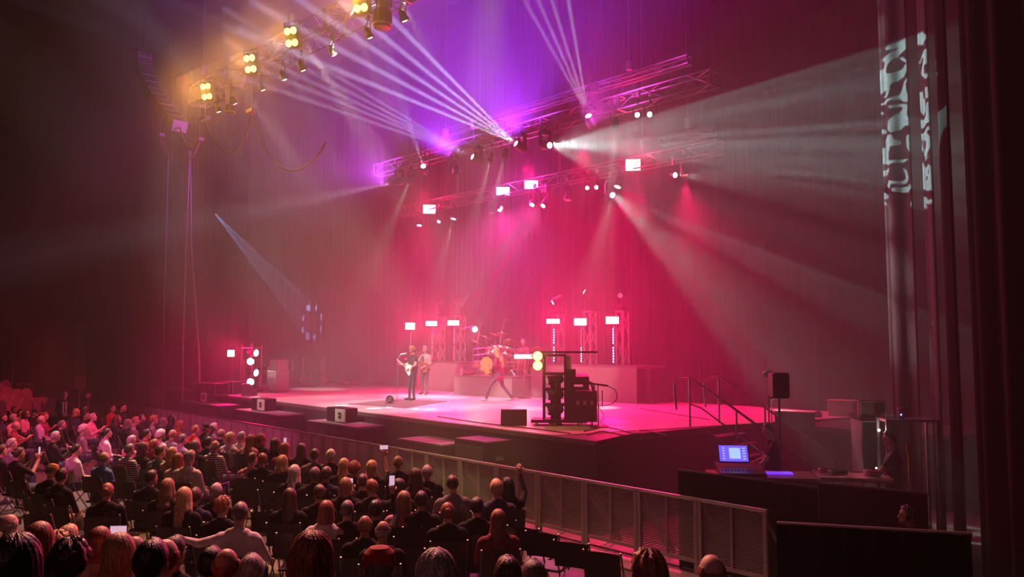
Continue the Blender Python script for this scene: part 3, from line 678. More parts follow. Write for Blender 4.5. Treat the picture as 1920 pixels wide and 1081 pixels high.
# ---------------------------------------------------------------- drum kit
DZ = HS + .72
dk = thing('drum_kit', 'red drum kit with yellow-hooped bass drum, many cymbals and a metal frame', 'drum kit', (-21.7, 20.2, DZ), -.1)
shell = mat('drum_shell_red', (.45, .03, .05), .25, spec=.6); skin_ = mat('drum_skin', (.8, .74, .68), .5); brass = mat('cymbal_brass', (.75, .42, .25), .28, .85); hoop = mat('hoop_yellow', (.95, .55, .12), .4)
patt = mat('drum_pattern', (.5, .42, .4), .5, noise=.9, scale=9)
def drum(c, r, h, M, nm='drum_shell', hp=alu, sk=skin_):
    g = G(); g.lathe((0, 0, 0), [(r, -h / 2), (r, h / 2)], 20); o = g.build(nm, shell, dk, True); o.location = c; o.rotation_euler = M
    g = G(); g.lathe((0, 0, 0), [(0, h / 2 + .004), (r * .97, h / 2 + .004)], 20); g.lathe((0, 0, 0), [(r * .97, -h / 2 - .004), (0, -h / 2 - .004)], 20); g.build('drum_head', sk, o)
    for z in (-h / 2, h / 2): g = G(); g.lathe((0, 0, 0), [(r, z - .02), (r + .02, z - .02), (r + .02, z + .02), (r, z + .02)], 20); g.build('hoop', hp, o)
    for k in range(6):
        w = PI * k / 3; g = G(); g.box((math.cos(w) * (r + .012), math.sin(w) * (r + .012), 0), (.02, .02, h * .9), RZ(w)); g.build('lug', alu, o)
for x, a in ((-.42, .15), (.40, -.15)): drum((x, 0, .34), .31, .42, (PI / 2, 0, a), 'bass_drum', hoop, patt)
for x, y, z, r in ((-.45, .02, .86, .15), (-.12, -.02, .90, .16), (.22, -.02, .90, .17), (.55, .05, .86, .18)): drum((x, y, z), r, .24, (-.45, 0, 0), 'tom')
drum((-1.05, .35, .42), .22, .40, (-.15, 0, 0), 'floor_tom'); drum((.98, .35, .42), .23, .42, (-.15, 0, 0), 'floor_tom'); drum((.0, .62, .62), .18, .14, (-.08, 0, 0), 'snare')
for x, y, z, r, tl in ((-1.15, -.1, 1.22, .24, .35), (-.75, .0, 1.42, .26, .3), (-.25, .05, 1.50, .22, .25), (.35, .0, 1.48, .24, -.3), (.72, .0, 1.22, .26, -.35), (1.2, .25, .80, .25, -.25), (-1.3, .5, .98, .19, .1), (1.45, .7, .95, .22, -.5)):
    g = G(); g.tube([(x, y + .1, 0), (x, y + .1, z * .6), (x, y, z)], .014, 5)
    for k in range(3): w = k * 2.1; g.tube([(x, y + .1, .22), (x + .2 * math.cos(w), y + .1 + .2 * math.sin(w), .01)], .01, 4)
    o = g.build('cymbal_stand', alu, dk)
    g = G(); g.lathe((x, y, z), [(r, -.012), (r * .6, .006), (.05, .015), (.04, .035), (0, .045)], 22, RX(-.35) @ RY(tl)); g.build('cymbal', brass, o, True)
g = G()
for pts in ([(-1.35, -.12, 0), (-1.35, -.12, .95), (-.6, -.2, 1.0), (.6, -.2, 1.0), (1.35, -.1, .95), (1.35, -.1, 0)], [(-1.35, -.12, .5), (-.75, -.18, .5)], [(.75, -.18, .5), (1.35, -.1, .5)], [(-1.3, -.12, .72), (-.5, -.22, .78), (.5, -.22, .78), (1.3, -.1, .72)]): g.tube(pts, .022, 6)
g.build('rack_frame', alu, dk)
g = G()
for x0, x1, h1 in ((-1.25, -.9, 1.95), (.15, .55, 2.0)):
    g.tube([(x0, 0, 0), (x0, 0, 1.2), (x1, -.1, h1), (x1 + .2, -.12, h1 + .03)], .016, 5)
    g.tube([(x0 + .02, 0, 1.2), (x0 + .2, -.06, 1.6)], .035, 6)
g.build('boom_stand', alu, dk)
g = G(); g.lathe((0, 1.0, 0), [(.18, 0), (.05, .05), (.04, .42), (.2, .44), (.2, .5), (0, .52)], 14); g.build('stool', blk, dk)
for i, (x, y) in enumerate([(.55, -.98), (.64, -1.0), (.72, -.96), (.81, -1.0), (.9, -.97), (.98, -1.01)]):
    g = G(); g.lathe((0, 0, 0), [(.034, 0), (.036, .14), (.015, .19), (.015, .23), (0, .23)], 10)
    o = g.build('water_bottle', mat('bottle_plastic', (.75, .72, .8), .15, alpha=.7)); o.location = (-21.7 + x + .1, 20.32 + y + .1, DZ)
    tag(o, ['first', 'second', 'third', 'fourth', 'fifth', 'sixth'][i] + ' water bottle in the row before the bass drums', 'bottle', 'water bottles on the drum riser')
for i, x in enumerate((-22.95, -22.88)):
    g = G(); g.lathe((0, 0, 0), [(.038, 0), (.04, .16), (.015, .21), (.015, .25), (0, .25)], 10)
    o = g.build('water_bottle', mat('bottle_plastic', (.75, .72, .8), .15)); o.location = (x, 19.5, DZ); tag(o, ['outer', 'inner'][i] + ' water bottle of the pair at the drum riser corner', 'bottle', 'corner water bottles')
p = (-22.55, 19.55, DZ); t = thing('pedal_board', 'small pedal board with red pedals on the drum riser corner', 'pedal board', p)
g = G(); g.bbox((0, 0, .03), (.45, .25, .05), .01); g.build('board', blk, t)
for x in (-.14, 0, .14): g = G(); g.bbox((x, 0, .08), (.1, .16, .06), .01); g.build('pedal', mat('pedal_red', (.5, .05, .06), .4), t)
t = thing('cowbell_stand', 'small cone-topped percussion stand on the drum riser', 'stand', (-22.15, 19.6, DZ)); g = G(); g.tube([(0, 0, 0), (0, 0, .5)], .012, 5); g.box((0, 0, .01), (.2, .2, .02)); g.build('pole', alu, t); g = G(); g.prism([(-.17, .3), (0, .52), (.17, .3), (.1, .28), (-.1, .28)], 'y', -.08, .08); g.build('bell', brass, t)

# ---------------------------------------------------------------- microphone stands, monitors, rug
def mic_stand(p, rz, h, label, boom=.45, group=None):
    t = thing('microphone_stand', label, 'microphone stand', p, rz, group)
    g = G(); g.lathe((0, 0, 0), [(.15, 0), (.15, .015), (.03, .035), (0, .04)], 18); g.build('base', blk, t)
    g = G(); g.tube([(0, 0, .03), (0, 0, h)], .014, 6); g.build('pole', steel, t)
    g = G(); g.tube([(0, 0, h), (boom * .35, 0, h + .14)], .012, 6); g.build('boom', steel, t)
    g = G(); g.tube([(boom * .35, 0, h + .14), (boom * .35 + .15, 0, h + .16)], [.014, .019], 8); g.sph((boom * .35 + .18, 0, h + .165), .03, 8, 6); g.build('microphone', alu, t)
    return t
p = PZ(745, 752, HS); mic_stand(p, .7, 1.38, 'straight microphone stand in front of the singer', .3)
rug = G(); pts = [PZ(u, v, HS) for u, v in ((652, 757), (748, 748), (838, 752), (760, 765))]
rug.prism([(q.x, q.y) for q in pts], 'z', HS + .0025, HS + .014); tag(rug.build('stage_rug', mat('grey_rug', (.13, .13, .12), .9, noise=.15, scale=12)), 'dark grey rug under the singer and his microphone stand', 'rug')
p = PZ(731, 756, HS + .012); t = thing('floor_fan', 'small round floor fan on the rug left of the microphone stand', 'fan', p, .7)
g = G(); g.lathe((0, 0, .14), [(.11, -.05), (.12, 0), (.11, .05), (.10, .05), (.10, -.05)], 14, RX(PI / 2 - .5)); g.build('cage', blk, t); g = G(); g.box((0, 0, .012), (.22, .16, .024)); g.tube([(-.12, 0, .02), (-.12, 0, .14)], .01, 4); g.tube([(.12, 0, .02), (.12, 0, .14)], .01, 4); g.build('base', blk, t)
g = G()
for k in range(4): g.box((0, 0, .14), (.19, .01, .035), RX(PI / 2 - .5) @ RZ(k * PI / 4))
g.build('blade_set', dpl, t)
def wedge(p, rz, w, d, h, label, m=dpl):
    t = thing('monitor_wedge', label, 'speaker', p, rz, 'stage monitors')
    g = G(); g.prism([(-d / 2, 0), (d / 2, 0), (d / 2, h), (d * .1, h)], 'x', -w / 2, w / 2); g.build('cabinet', m, t)
    a = math.atan2(h, d * .6); g = G(); g.box((0, -d * .2 - .01, h / 2 + .01), (w * .9, math.hypot(h, d * .6) * .88, .012), RX(a)); g.build('grille', grl, t)
    return t
p = PZ(951, 797, HS); wedge((p.x, p.y + .2, HS), -2.3 + PI * 0, .58, .45, .36, 'black monitor speaker seen from behind at the stage edge')
p = PZ(456, 741, HS); t = wedge((p.x, p.y + .25, HS), 2.6, .62, .55, .42, 'grey monitor wedge with a small triangle badge at the left stage end', mat('wedge_grey', (.13, .12, .12), .5))
g = G(); g.prism([(-.04, .20), (.04, .20), (0, .27)], 'y', .28, .285); g.build('badge', alu, t)

# ---------------------------------------------------------------- side light ladder at the left and its neighbours
def ladder(p, rz, w, h, label):
    t = thing('light_ladder', label, 'light stand', p, rz)
    for x in (-w / 2, w / 2):
        for y in (-.22, .22): g = G(); g.tube([(x, y, .06), (x, y, h + .16)], .024, 6); g.build('upright', alu, t)
    for z in (.14, h * .55, h): g = G(); g.box((0, -.22, z), (w, .04, .04)); g.box((0, .22, z), (w, .04, .04)); g.box((-w / 2, 0, z), (.04, .44, .04)); g.box((w / 2, 0, z), (.04, .44, .04)); g.build('cross_bar', dalu, t)
    g = G(); g.box((0, 0, .09), (w * 1.15, .7, .06)); g.build('dolly', blk, t)
    for x in (-w / 2, w / 2):
        for y in (-.25, .25): g = G(); g.sph((x, y, .035), .035, 8, 6); g.build('caster', rub, t)
    return t
p = PZ(470, 735, HS); p.z = HS; ladder(p, .25, .62, 1.72, 'metal light ladder with four white discs at the left stage end')
for v, w_, s in ((660, 'top', .7), (676, 'second', 1), (697, 'third', .8), (714, 'lowest', 1)):
    q = PD(472, v, math.hypot(p.x, p.y) - .15); tt = q + V((1.2, -.9 if s == 1 else .4, -.15))
    fixture('par', q, tt, LW, 'round white disc light in the left light ladder, ' + w_ + ' of four', 'disc lights in the left ladder', scale=1.25, standing=True)
    spot('side_light', q + (tt - q).normalized() * .35, (-22, 15.5, 2.4), 260, 34, (1, .85, .7), .8, .08)
q = PY(433, 662, 13.9); strobe(q, TW, LRS, .26, .26, 'red strobe panel left of the light ladder', None, RED, 1000, rows=2, cols=2)
t = thing('light_stand', 'dark stand under the red strobe left of the light ladder', 'stand', (q.x, q.y + .07, HS)); g = G(); g.tube([(0, 0, 0), (0, 0, q.z - HS - .1)], .02, 6); g.build('pole', dalu, t); g = G(); g.box((0, 0, .01), (.4, .4, .02)); g.build('base', blk, t)
def road_case(p, rz, w, d, h, label, m=None, casters=True, group=None, name='flight_case', edge_m=None):
    t = thing(name, label, 'case', p, rz, group); z0 = .1 if casters else 0
    g = G(); g.box((0, 0, z0 + h / 2), (w - .02, d - .02, h)); g.build('body', m or woodk, t)
    g = G(); e = .03
    for x in (-w / 2, w / 2):
        for y in (-d / 2, d / 2): g.box((x, y, z0 + h / 2), (e, e, h))
    for z in (z0, z0 + h):
        for y in (-d / 2, d / 2): g.box((0, y, z), (w + e, e, e))
        for x in (-w / 2, w / 2): g.box((x, 0, z), (e, d + e, e))
    g.build('edging', edge_m or dalu, t)
    for k_ in (-.3, 0, .3): g = G(); g.box((w * k_, -d / 2 - .012, z0 + h * .62), (.07, .02, .08)); g.build('latch', alu, t)
    if casters:
        for x in (-w / 2 + .1, w / 2 - .1):
            for y in (-d / 2 + .1, d / 2 - .1): g = G(); g.lathe((x, y, .05), [(0, -.02), (.05, -.02), (.05, .02), (0, .02)], 10, RY(PI / 2)); g.box((x, y, .085), (.07, .07, .02)); g.build('caster', dalu, t)
    return t
p = PZ(504, 736, HS); road_case((p.x, p.y + .4, HS), .1, .55, .6, .74, 'upright grey road case on casters beside the light ladder', mat('case_grey', (.20, .16, .17), .6))
t = thing('amplifier_rack', 'two-unit amplifier rack standing on the grey road case', 'amplifier', (p.x, p.y + .4, HS + .86), .1)
g = G(); g.bbox((0, 0, .2), (.5, .5, .40), .01); g.build('cabinet', mat('case_grey', (.20, .16, .17), .6), t)
for z in (.1, .3): g = G(); g.box((0, -.26, z), (.46, .02, .17)); o = g.build('amplifier_unit', grl, t); g = G(); g.lathe((-.2, -.275, z), [(0, 0), (.03, 0), (.02, .02), (0, .02)], 8, RX(PI / 2)); g.lathe((.2, -.275, z), [(0, 0), (.03, 0), (.02, .02), (0, .02)], 8, RX(PI / 2)); g.build('knob', alu, o)
for u, v, w, d, h, lab in [(345, 741, 1.3, .6, .42, 'low black flight case at the far left stage end'), (385, 739, 1.0, .6, .45, 'black flight case right of the lowest rope'), (415, 736, .9, .5, .5, 'black flight case under the small boxes at the left')]:
    p = PZ(u, v, HS); road_case((p.x, p.y + 1.0, HS), .2, w, d, h, lab, blk, False, 'flight cases at the left stage end')
p = PZ(402, 736, HS)
t = thing('keyboard_stand', 'dark keyboard on a stand at the left stage end', 'keyboard', (p.x - .3, p.y + 1.9, HS), .3)
g = G(); g.tube([(-.4, 0, 0), (.35, 0, .85)], .02, 5); g.tube([(.4, 0, 0), (-.35, 0, .85)], .02, 5); g.build('stand', dalu, t); g = G(); g.bbox((0, 0, .9), (1.1, .35, .1), .01); g.build('keyboard', blk, t)
for u, v, lab in [(446, 736, 'striped guitar leaning on its stand beside the monitor wedge'), (560, 722, 'guitar on a stand at the back left'), (600, 722, 'guitar on a stand at the back left, right of its twin')]:
    p = PZ(u, v, HS); t = thing('guitar_stand', lab, 'guitar', (p.x, p.y + .2, HS), .6, 'guitars on stands')
    g = G(); g.tube([(-.15, 0, 0), (0, .1, .35), (.15, 0, 0)], .012, 5); g.tube([(0, .25, 0), (0, .1, .35)], .012, 5); g.build('stand', blk, t)
    g = G(); g.prism([(0, .12), (.16, .15), (.19, .28), (.12, .38), (.14, .5), (.05, .58), (-.05, .58), (-.14, .5), (-.12, .38), (-.19, .28), (-.16, .15)], 'y', .0, .05); g.build('guitar_body', mat('guitar_red', (.4, .08, .08), .25), t)
    g = G(); g.box((0, .02, .85), (.05, .03, .6)); g.box((0, .02, 1.2), (.08, .025, .16)); g.build('neck', mat('neck_maple', (.5, .3, .2), .4), t)
for u, v, h, lab in [(548, 725, 1.15, 'thin microphone stand at the back left of the stage'), (602, 724, 1.15, 'second thin microphone stand at the back left')]:
    p = PZ(u, v, HS); t = thing('boom_stand', lab + ' with a curved pale neck', 'stand', (p.x, p.y, HS), 0, 'boom stands at the back left')
    g = G(); g.tube([(0, 0, 0), (0, 0, h * .6)], .014, 5); g.box((0, 0, .01), (.3, .3, .02)); g.build('pole', steel, t); g = G(); g.tube([(0, 0, h * .6), (.03, 0, h * .85), (-.02, 0, h), (-.10, 0, h + .06)], .03, 6); g.build('neck', alu, t)
for u, v, w, lab in [(578, 724, .9, 'low pedal board with pinkish pedals at the back left'), (645, 721, .5, 'small box on the floor at the back left'), (669, 721, .45, 'small low stool at the back left, right of the box')]:
    p = PZ(u, v, HS); t = thing('pedal_board', lab, 'pedal board', (p.x, p.y, HS), .2)
    g = G(); g.bbox((0, 0, .04), (w, .35, .08), .01); g.build('board', blk, t)
    for k in range(3): g = G(); g.bbox((-w * .3 + k * w * .3, 0, .11), (w * .2, .2, .07), .01); g.build('pedal', mat('pedal_red', (.5, .05, .06), .4), t)

# ---------------------------------------------------------------- equipment stack at the front right of the deck
p = PZ(1026, 797, HS); o0 = V((p.x, p.y + .25, HS)); yaw = .72
def loc(x, y, z=0): c, s = math.cos(yaw), math.sin(yaw); return (o0.x + x * c - y * s, o0.y + x * s + y * c, HS + z)
t = thing('light_ladder', 'tall black light ladder with two amber lamps at the front right of the deck', 'light stand', loc(0, 0), yaw)
for x in (-.24, .24):
    for y in (-.24, .24): g = G(); g.box((x, y, .82), (.045, .045, 1.5)); g.build('upright', blk, t)
for z in (.12, .45, .80, 1.15, 1.57): g = G(); g.box((0, -.24, z), (.5, .045, .05)); g.box((0, .24, z), (.5, .045, .05)); g.box((-.24, 0, z), (.045, .5, .05)); g.box((.24, 0, z), (.045, .5, .05)); g.build('cross_bar', blk, t)
g = G(); g.box((.30, 0, 1.64), (1.35, .42, .045)); g.build('top_board', blk, t)
g = G(); g.box((.1, 0, .10), (1.25, .62, .07)); g.build('dolly', blk, t)
for x in (-.4, .0, .6): g = G(); g.lathe((x, -.2, .035), [(0, -.02), (.035, -.02), (.035, .02), (0, .02)], 10, RX(PI / 2)); g.build('caster', alu, t)
for i, z in enumerate((.34, .68, 1.02)):
    fixture('moving_head', loc(.02, 0, z + .0), loc(-1.5, -.6, z - .2), LD, 'dark light with a faintly glowing lens in the front right ladder, ' + ['lowest', 'middle', 'topmost'][i], 'dark lights in the front right ladder', scale=.9, standing=True)
for i, (u, v) in enumerate(((1008, 667), (1008, 685))):
    q = PD(u, v, math.hypot(o0.x, o0.y) - .3); t = thing('blinder_light', 'glaring amber lamp on the front right ladder, ' + ['upper', 'lower'][i] + ' of two', 'stage light', q, 0, 'amber lamps on the front right ladder')
    t.rotation_euler = (V((0, 0, HC)) - q).to_track_quat('Y', 'Z').to_euler()
    g = G(); g.lathe((0, 0, 0), [(.07, -.16), (.12, -.03), (.125, .0), (.11, .0)], 16, RX(-PI / 2)); g.box((0, -.12, 0), (.3, .04, .04)); g.build('housing', blk, t)
    g = G(); g.lathe((0, 0, 0), [(.105, .0), (.08, .03), (0, .045)], 16, RX(-PI / 2)); g.build('lamp', lens_mat('amber_hot', (1, .58, .12), 7), t)
    point('amber_lamp_output', q + (V((0, 0, HC)) - q).normalized() * .16, 16, AMB, .08)
road_case(loc(.68, .05), yaw, .52, .55, .66, 'black road case on casters at the right of the equipment stack', blk, True, edge_m=blk)
t = thing('mixing_rack', 'black equipment rack with cables standing on the road case', 'rack', loc(.56, .05, .79), yaw)
g = G(); g.bbox((0, 0, .14), (.44, .42, .28), .01); g.build('cabinet', blk, t); g = G(); g.prism([(-.2, .28), (.2, .28), (.2, .36), (-.2, .30)], 'x', -.21, .21); g.build('console_top', mat('console_rose', (.28, .1, .14), .4), t)
g = G()
for k in range(5): g.tube(catmull([(.1 + k * .03, -.2, .2), (.26 + k * .02, -.24, .1), (.3, -.2, -.1 - k * .03)], 5), .008, 4)
g.build('cable_set', cable, t)
g = G(); g.box((-.02, -.215, .1), (.2, .012, .05)); g.build('display', lens_mat('red_small', (1, .1, .2), .8), t)
t = thing('road_case_stack', 'tall narrow black case between the ladder and the road case', 'case', loc(.36, .1, .138), yaw)
g = G(); g.bbox((0, 0, .56), (.24, .5, 1.12), .01); g.build('body', blk, t); g = G(); g.box((0, -.256, .9), (.18, .01, .2)); g.build('panel', dpl, t)
t = thing('paper_note', 'white paper sheet taped above the tall narrow case', 'paper', loc(.30, -.22, 1.28), yaw); g = G(); g.box((0, 0, .13), (.17, .006, .30)); g.build('sheet', mat('white_paper', (.8, .76, .74), .6), t)
p = PZ(1122, 800, HS); t = thing('microphone_stand', 'short microphone stand with coiled cable at the front right', 'microphone stand', (p.x, p.y, HS), .7)
g = G(); g.lathe((0, 0, 0), [(.22, 0), (.22, .02), (.05, .05), (0, .05)], 14); g.build('base', blk, t); g = G(); g.tube([(0, 0, .04), (0, 0, .72)], .016, 6); g.tube([(.0, 0, .45), (.09, 0, .45), (.09, 0, .8)], .012, 5); g.build('pole', blk, t)
g = G(); g.tube([(.0, 0, .72), (0, 0, .92)], .012, 6); g.tube([(-.3, 0, .97), (.22, 0, .90)], .022, 6); g.build('boom', blk, t)
g = G(); g.tube(catmull([(.2, 0, .9), (.38, 0, .8), (.40, 0, .6), (.22, 0, .48), (-.05, 0, .48)], 6), .009, 5); g.tube(catmull([(.0, .0, .45), (.12, 0, .25), (.05, .02, .1), (.2, .0, .02)], 6), .008, 5); g.build('coiled_cable', cable, t)
for pts, lab in [([(1095, 808), (1135, 800), (1190, 812), (1205, 806), (1250, 815)], 'black cable lying across the red corner of the deck'), ([(1100, 815), (1130, 808), (1175, 816), (1215, 812)], 'second black cable on the red corner of the deck'), ([(1200, 765), (1260, 775), (1330, 786)], 'thin black cable running along the right of the deck'), ([(820, 780), (900, 792), (1000, 803), (1070, 812)], 'black cable along the front edge of the deck')]:
    g = G(); g.tube(catmull([PZ(u, v, HS + .012) for u, v in pts], 6), .012, 5); tag(g.build('floor_cable', cable), lab, 'cable', 'cables on the deck')
q = PZ(1258, 752, HS); fixture('moving_head', (q.x, q.y, HS + .5), (q.x + .5, q.y - 2, HS + 1.4), LD, 'dark moving head with a faintly glowing lens standing on the deck by the backdrop', None, standing=True)
# ---------------------------------------------------------------- people: one continuous body, then hair and clothing extras
def dcap(P, a, ra, b, rb):
    ab = b - a; L = ab @ ab
    t = np.clip((P - a) @ ab / max(L, 1e-9), 0, 1)[:, None]
    return np.linalg.norm(P - (a + t * ab), axis=1) - (ra + (rb - ra) * t[:, 0])
SKIN, TOP, LEG, SHOE, FORE = 0, 1, 2, 3, 4
def hand(g, c, d, nrm, side, curl=.5, s=1.0):
    """four fingers and a thumb rooted in the palm at c; d: finger direction, nrm: out of the palm"""
    c = V(c); d = V(d).normalized(); nrm = V(nrm); nrm = (nrm - d * nrm.dot(d)).normalized(); x = d.cross(nrm)
    for k, l in enumerate((.070, .080, .074, .058)):
        p = c + x * ((k - 1.5) * .020) * s - d * .01; a = curl * .35; pts = [p]; dd = d.copy()
        for seg in (.45, .32, .23):
            a2 = curl * .9; dd = (dd * math.cos(a2) + nrm * math.sin(a2)).normalized()
            p = p + dd * (l * seg * 1.15 * s + (.02 if seg == .45 else 0)); pts.append(p)
        g.tube(pts, [.0105 * s, .0095 * s, .0085 * s, .006 * s], 6)
    p = c - d * .035 * s + x * .030 * side * s; q = p + (x * side * .7 + d * .6 + nrm * .3).normalized() * .035 * s
    g.tube([p, q, q + (d + nrm * .5).normalized() * .03 * s], [.013 * s, .011 * s, .008 * s], 6)
def head_caps(hc, turn=0, tilt=0):
    hc = V(hc); M = RZ(turn) @ RX(tilt); A = lambda p: hc + M @ V(p)
    el = [(A((0, -.005, .012)), (.077, .096, .106), M), (A((0, .028, -.055)), (.056, .062, .058), M), (A((-.079, -.005, -.01)), (.011, .020, .030), M), (A((.079, -.005, -.01)), (.011, .020, .030), M)]
    cp = [(A((0, .088, .012)), .011, A((0, .108, -.024)), .015), (A((-.028, .080, .028)), .012, A((.028, .080, .028)), .012), (A((0, .078, -.055)), .018, A((0, .082, -.088)), .020)]
    return el, cp, M
def person_mesh(name, caps, hc, turn=0, tilt=0, hands=(), voxel=.0135, smooth=3):
    el, hcaps, M = head_caps(hc, turn, tilt)
    g = G(); allc = []
    for a, ra, b, rb, m in caps + [(*c, SKIN) for c in hcaps]:
        a, b = V(a), V(b); allc.append((np.array(a), ra, np.array(b), rb, m))
        g.tube([a, b], [ra, rb], 12) if (b - a).length > 1e-4 else None
        g.sph(a, ra, 12, 8); g.sph(b, rb, 12, 8)
    for c, r, MM in el: g.sph(c, r, 18, 12, MM); allc.append((np.array(c), min(r), np.array(c), min(r), SKIN))
    me = bpy.data.meshes.new('tmp'); me.from_pydata(g.v, [], g.f); o = bpy.data.objects.new('tmp', me); COL.objects.link(o)
    r = o.modifiers.new('r', 'REMESH'); r.mode = 'VOXEL'; r.voxel_size = voxel
    s = o.modifiers.new('s', 'SMOOTH'); s.factor = .5; s.iterations = smooth
    dg = bpy.context.evaluated_depsgraph_get(); ev = o.evaluated_get(dg); m2 = ev.to_mesh()
    n = len(m2.vertices); co = np.empty(n * 3); m2.vertices.foreach_get('co', co); vs = co.reshape(-1, 3)
    fs = [tuple(p.vertices) for p in m2.polygons]; ev.to_mesh_clear(); bpy.data.objects.remove(o)
    cen = vs[np.array([f[:3] for f in fs])].mean(axis=1)
    D = np.stack([dcap(cen, *c[:4]) for c in allc], axis=1); ids = np.array([c[4] for c in allc])[D.argmin(axis=1)]
    # folds in the cloth
    cloth = np.isin(ids, (TOP, LEG))
    g2 = G(); g2.v = [tuple(v) for v in vs]; g2.f = fs; g2.m = list(ids)
    for h in hands: g2.mi = SKIN; hand(g2, *h)
    A = lambda p: V(hc) + M @ V(p)
    g2.mi = 5
    for sx in (-1, 1): g2.sph(A((sx * .030, .078, .006)), (.012, .010, .007), 8, 6, M); g2.sph(A((sx * .031, .086, .026)), (.020, .007, .004), 6, 4, M)
    g2.mi = 6; g2.sph(A((0, .088, -.046)), (.022, .010, .007), 8, 6, M)
    me = bpy.data.meshes.new(name); me.from_pydata(g2.v, [], g2.f)
    for q in range(7): me.materials.append(None)
    me.polygons.foreach_set('material_index', g2.m); me.polygons.foreach_set('use_smooth', [True] * len(me.polygons))
    return me, V(hc), M
def body_obj(me, parent, mats, name='body'):
    o = bpy.data.objects.new(name, me); COL.objects.link(o); o.parent = parent
    for i, m in enumerate(mats):
        o.material_slots[i].link = 'OBJECT'; o.material_slots[i].material = m
    return o
def hair_geo(style, seed=0):
    """hair around a head centred on the origin, face towards +Y"""
    rnd = random.Random(seed); g = G(); n = 72; vs = []; rows = []
    rx, ry, rz = .086, .106, .112
    ph = [rnd.uniform(0, 6) for _ in range(6)]
    def ridge(w, z): return .45 * math.sin(9 * w + ph[0] + z * 4 + 1.2 * math.sin(3 * z)) + .40 * math.sin(23 * w + ph[1] - z * 6) + .35 * math.sin(5 * w + ph[2] + z * 7) + .25 * math.sin(37 * w + ph[3] + z * 3)
    def el(w, e, k=1.0, amp=.03):
        r = k * (1 + amp * (.15 + .85 * math.cos(e)) * ridge(w, e * .5)); return V((rx * r * math.cos(e) * math.sin(w), -.004 + ry * r * math.cos(e) * math.cos(w), .012 + rz * r * math.sin(e) - .0))
    def front(w): return abs((w + PI) % (2 * PI) - PI)      # 0 at the face
    def lim(w):
        f = front(w)
        if f < .9: return .75 - .1 * f
        if f < 1.6: return .66 - (f - .9) * .9
        return max(-.62, .03 - (f - 1.6) * .75)
    K = {'short': 1.03, 'crew': .99, 'curly': 1.17, 'bob': 1.10, 'long': 1.07, 'bun': 1.02, 'pony': 1.02, 'wavy': 1.12, 'bald': 1.0, 'big': 1.16, 'afro': 1.3}[style]
    amp = {'short': .045, 'crew': .012, 'curly': .0, 'bob': .04, 'long': .04, 'wavy': .07, 'big': .075, 'bun': .02, 'pony': .02, 'bald': .02, 'afro': 0}[style]
    drop = {'bob': .10, 'long': .34, 'wavy': .26, 'big': .12}.get(style, 0)
    if style == 'bald':
        for e0, k in ((-.6, .86), (-.55, 1.03), (-.3, 1.05), (0, 1.03), (.12, .95)):
            for i in range(n):
                w = 2 * PI * i / n; f = front(w); kk = k if f > 1.35 else .80; vs.append(el(w, e0 + (.25 if f < 2 else 0), kk, amp))
        R = 5
    else:
        R = 0
        if drop:
            for j in range(7):
                t = 1 - j / 6.0
                for i in range(n):
                    w = 2 * PI * i / n; f = front(w)
                    if f < .95: vs.append(el(w, lim(w), .86, 0)); continue
                    fl = 1 + .12 * math.sin(t * 2.4) + (.12 * math.sin(t * 9 + ph[3]) if style == 'wavy' else 0)
                    k = K * fl * (1 + amp * 1.3 * ridge(w, t * .6)) * (.80 if j == 0 else 1)
                    x = rx * k * math.sin(w); y = ry * k * math.cos(w) - .012 * t
                    z = -.05 - drop * t * (1 if f > 1.4 else .75)
                    if drop > .2: y -= .03 * t; x *= 1 + .25 * t
                    vs.append(V((x, y, z)))
                R += 1
        else:
            for i in range(n): w = 2 * PI * i / n; vs.append(el(w, lim(w), .84, 0))
            R += 1
        m = 9
        for j in range(m):
            for i in range(n):
                w = 2 * PI * i / n; e0 = lim(w) if not (drop and front(w) >= .95) else 0.0
                e = e0 + (PI / 2 * .97 - e0) * j / (m - 1); k = K
                if style in ('curly', 'afro'):
                    k *= 1 + .10 * math.sin(9 * w + ph[0] + 7 * e) * math.sin(8 * e + ph[1]) + .05 * math.sin(21 * w + 3 * e) * math.sin(19 * e)
                p = el(w, e, k, amp)
                if style in ('short', 'crew') and front(w) < 1: p.z += .008; p.y += .006
                vs.append(p)
            R += 1
    g.add(vs, [(j * n + i, j * n + (i + 1) % n, (j + 1) * n + (i + 1) % n, (j + 1) * n + i) for j in range(R - 1) for i in range(n)] + ([tuple((R - 1) * n + i for i in range(n))] if style != 'bald' else []))
    if style == 'bun': g.sph((0, -.115, .035), (.042, .036, .042), 12, 8)
    if style == 'pony': g.tube([(0, -.10, .05), (0, -.15, .04), (0, -.165, -.06), (0, -.15, -.2)], [.02, .03, .032, .008], 8)
    return g
HAIRM = {}
hcol = {'bk': (.012, .009, .009), 'br': (.06, .030, .018), 'gy': (.36, .33, .32), 'wh': (.72, .68, .62), 'bl': (.62, .44, .22), 'rd': (.28, .09, .045), 'dg': (.13, .12, .12), 'lb': (.30, .18, .09)}
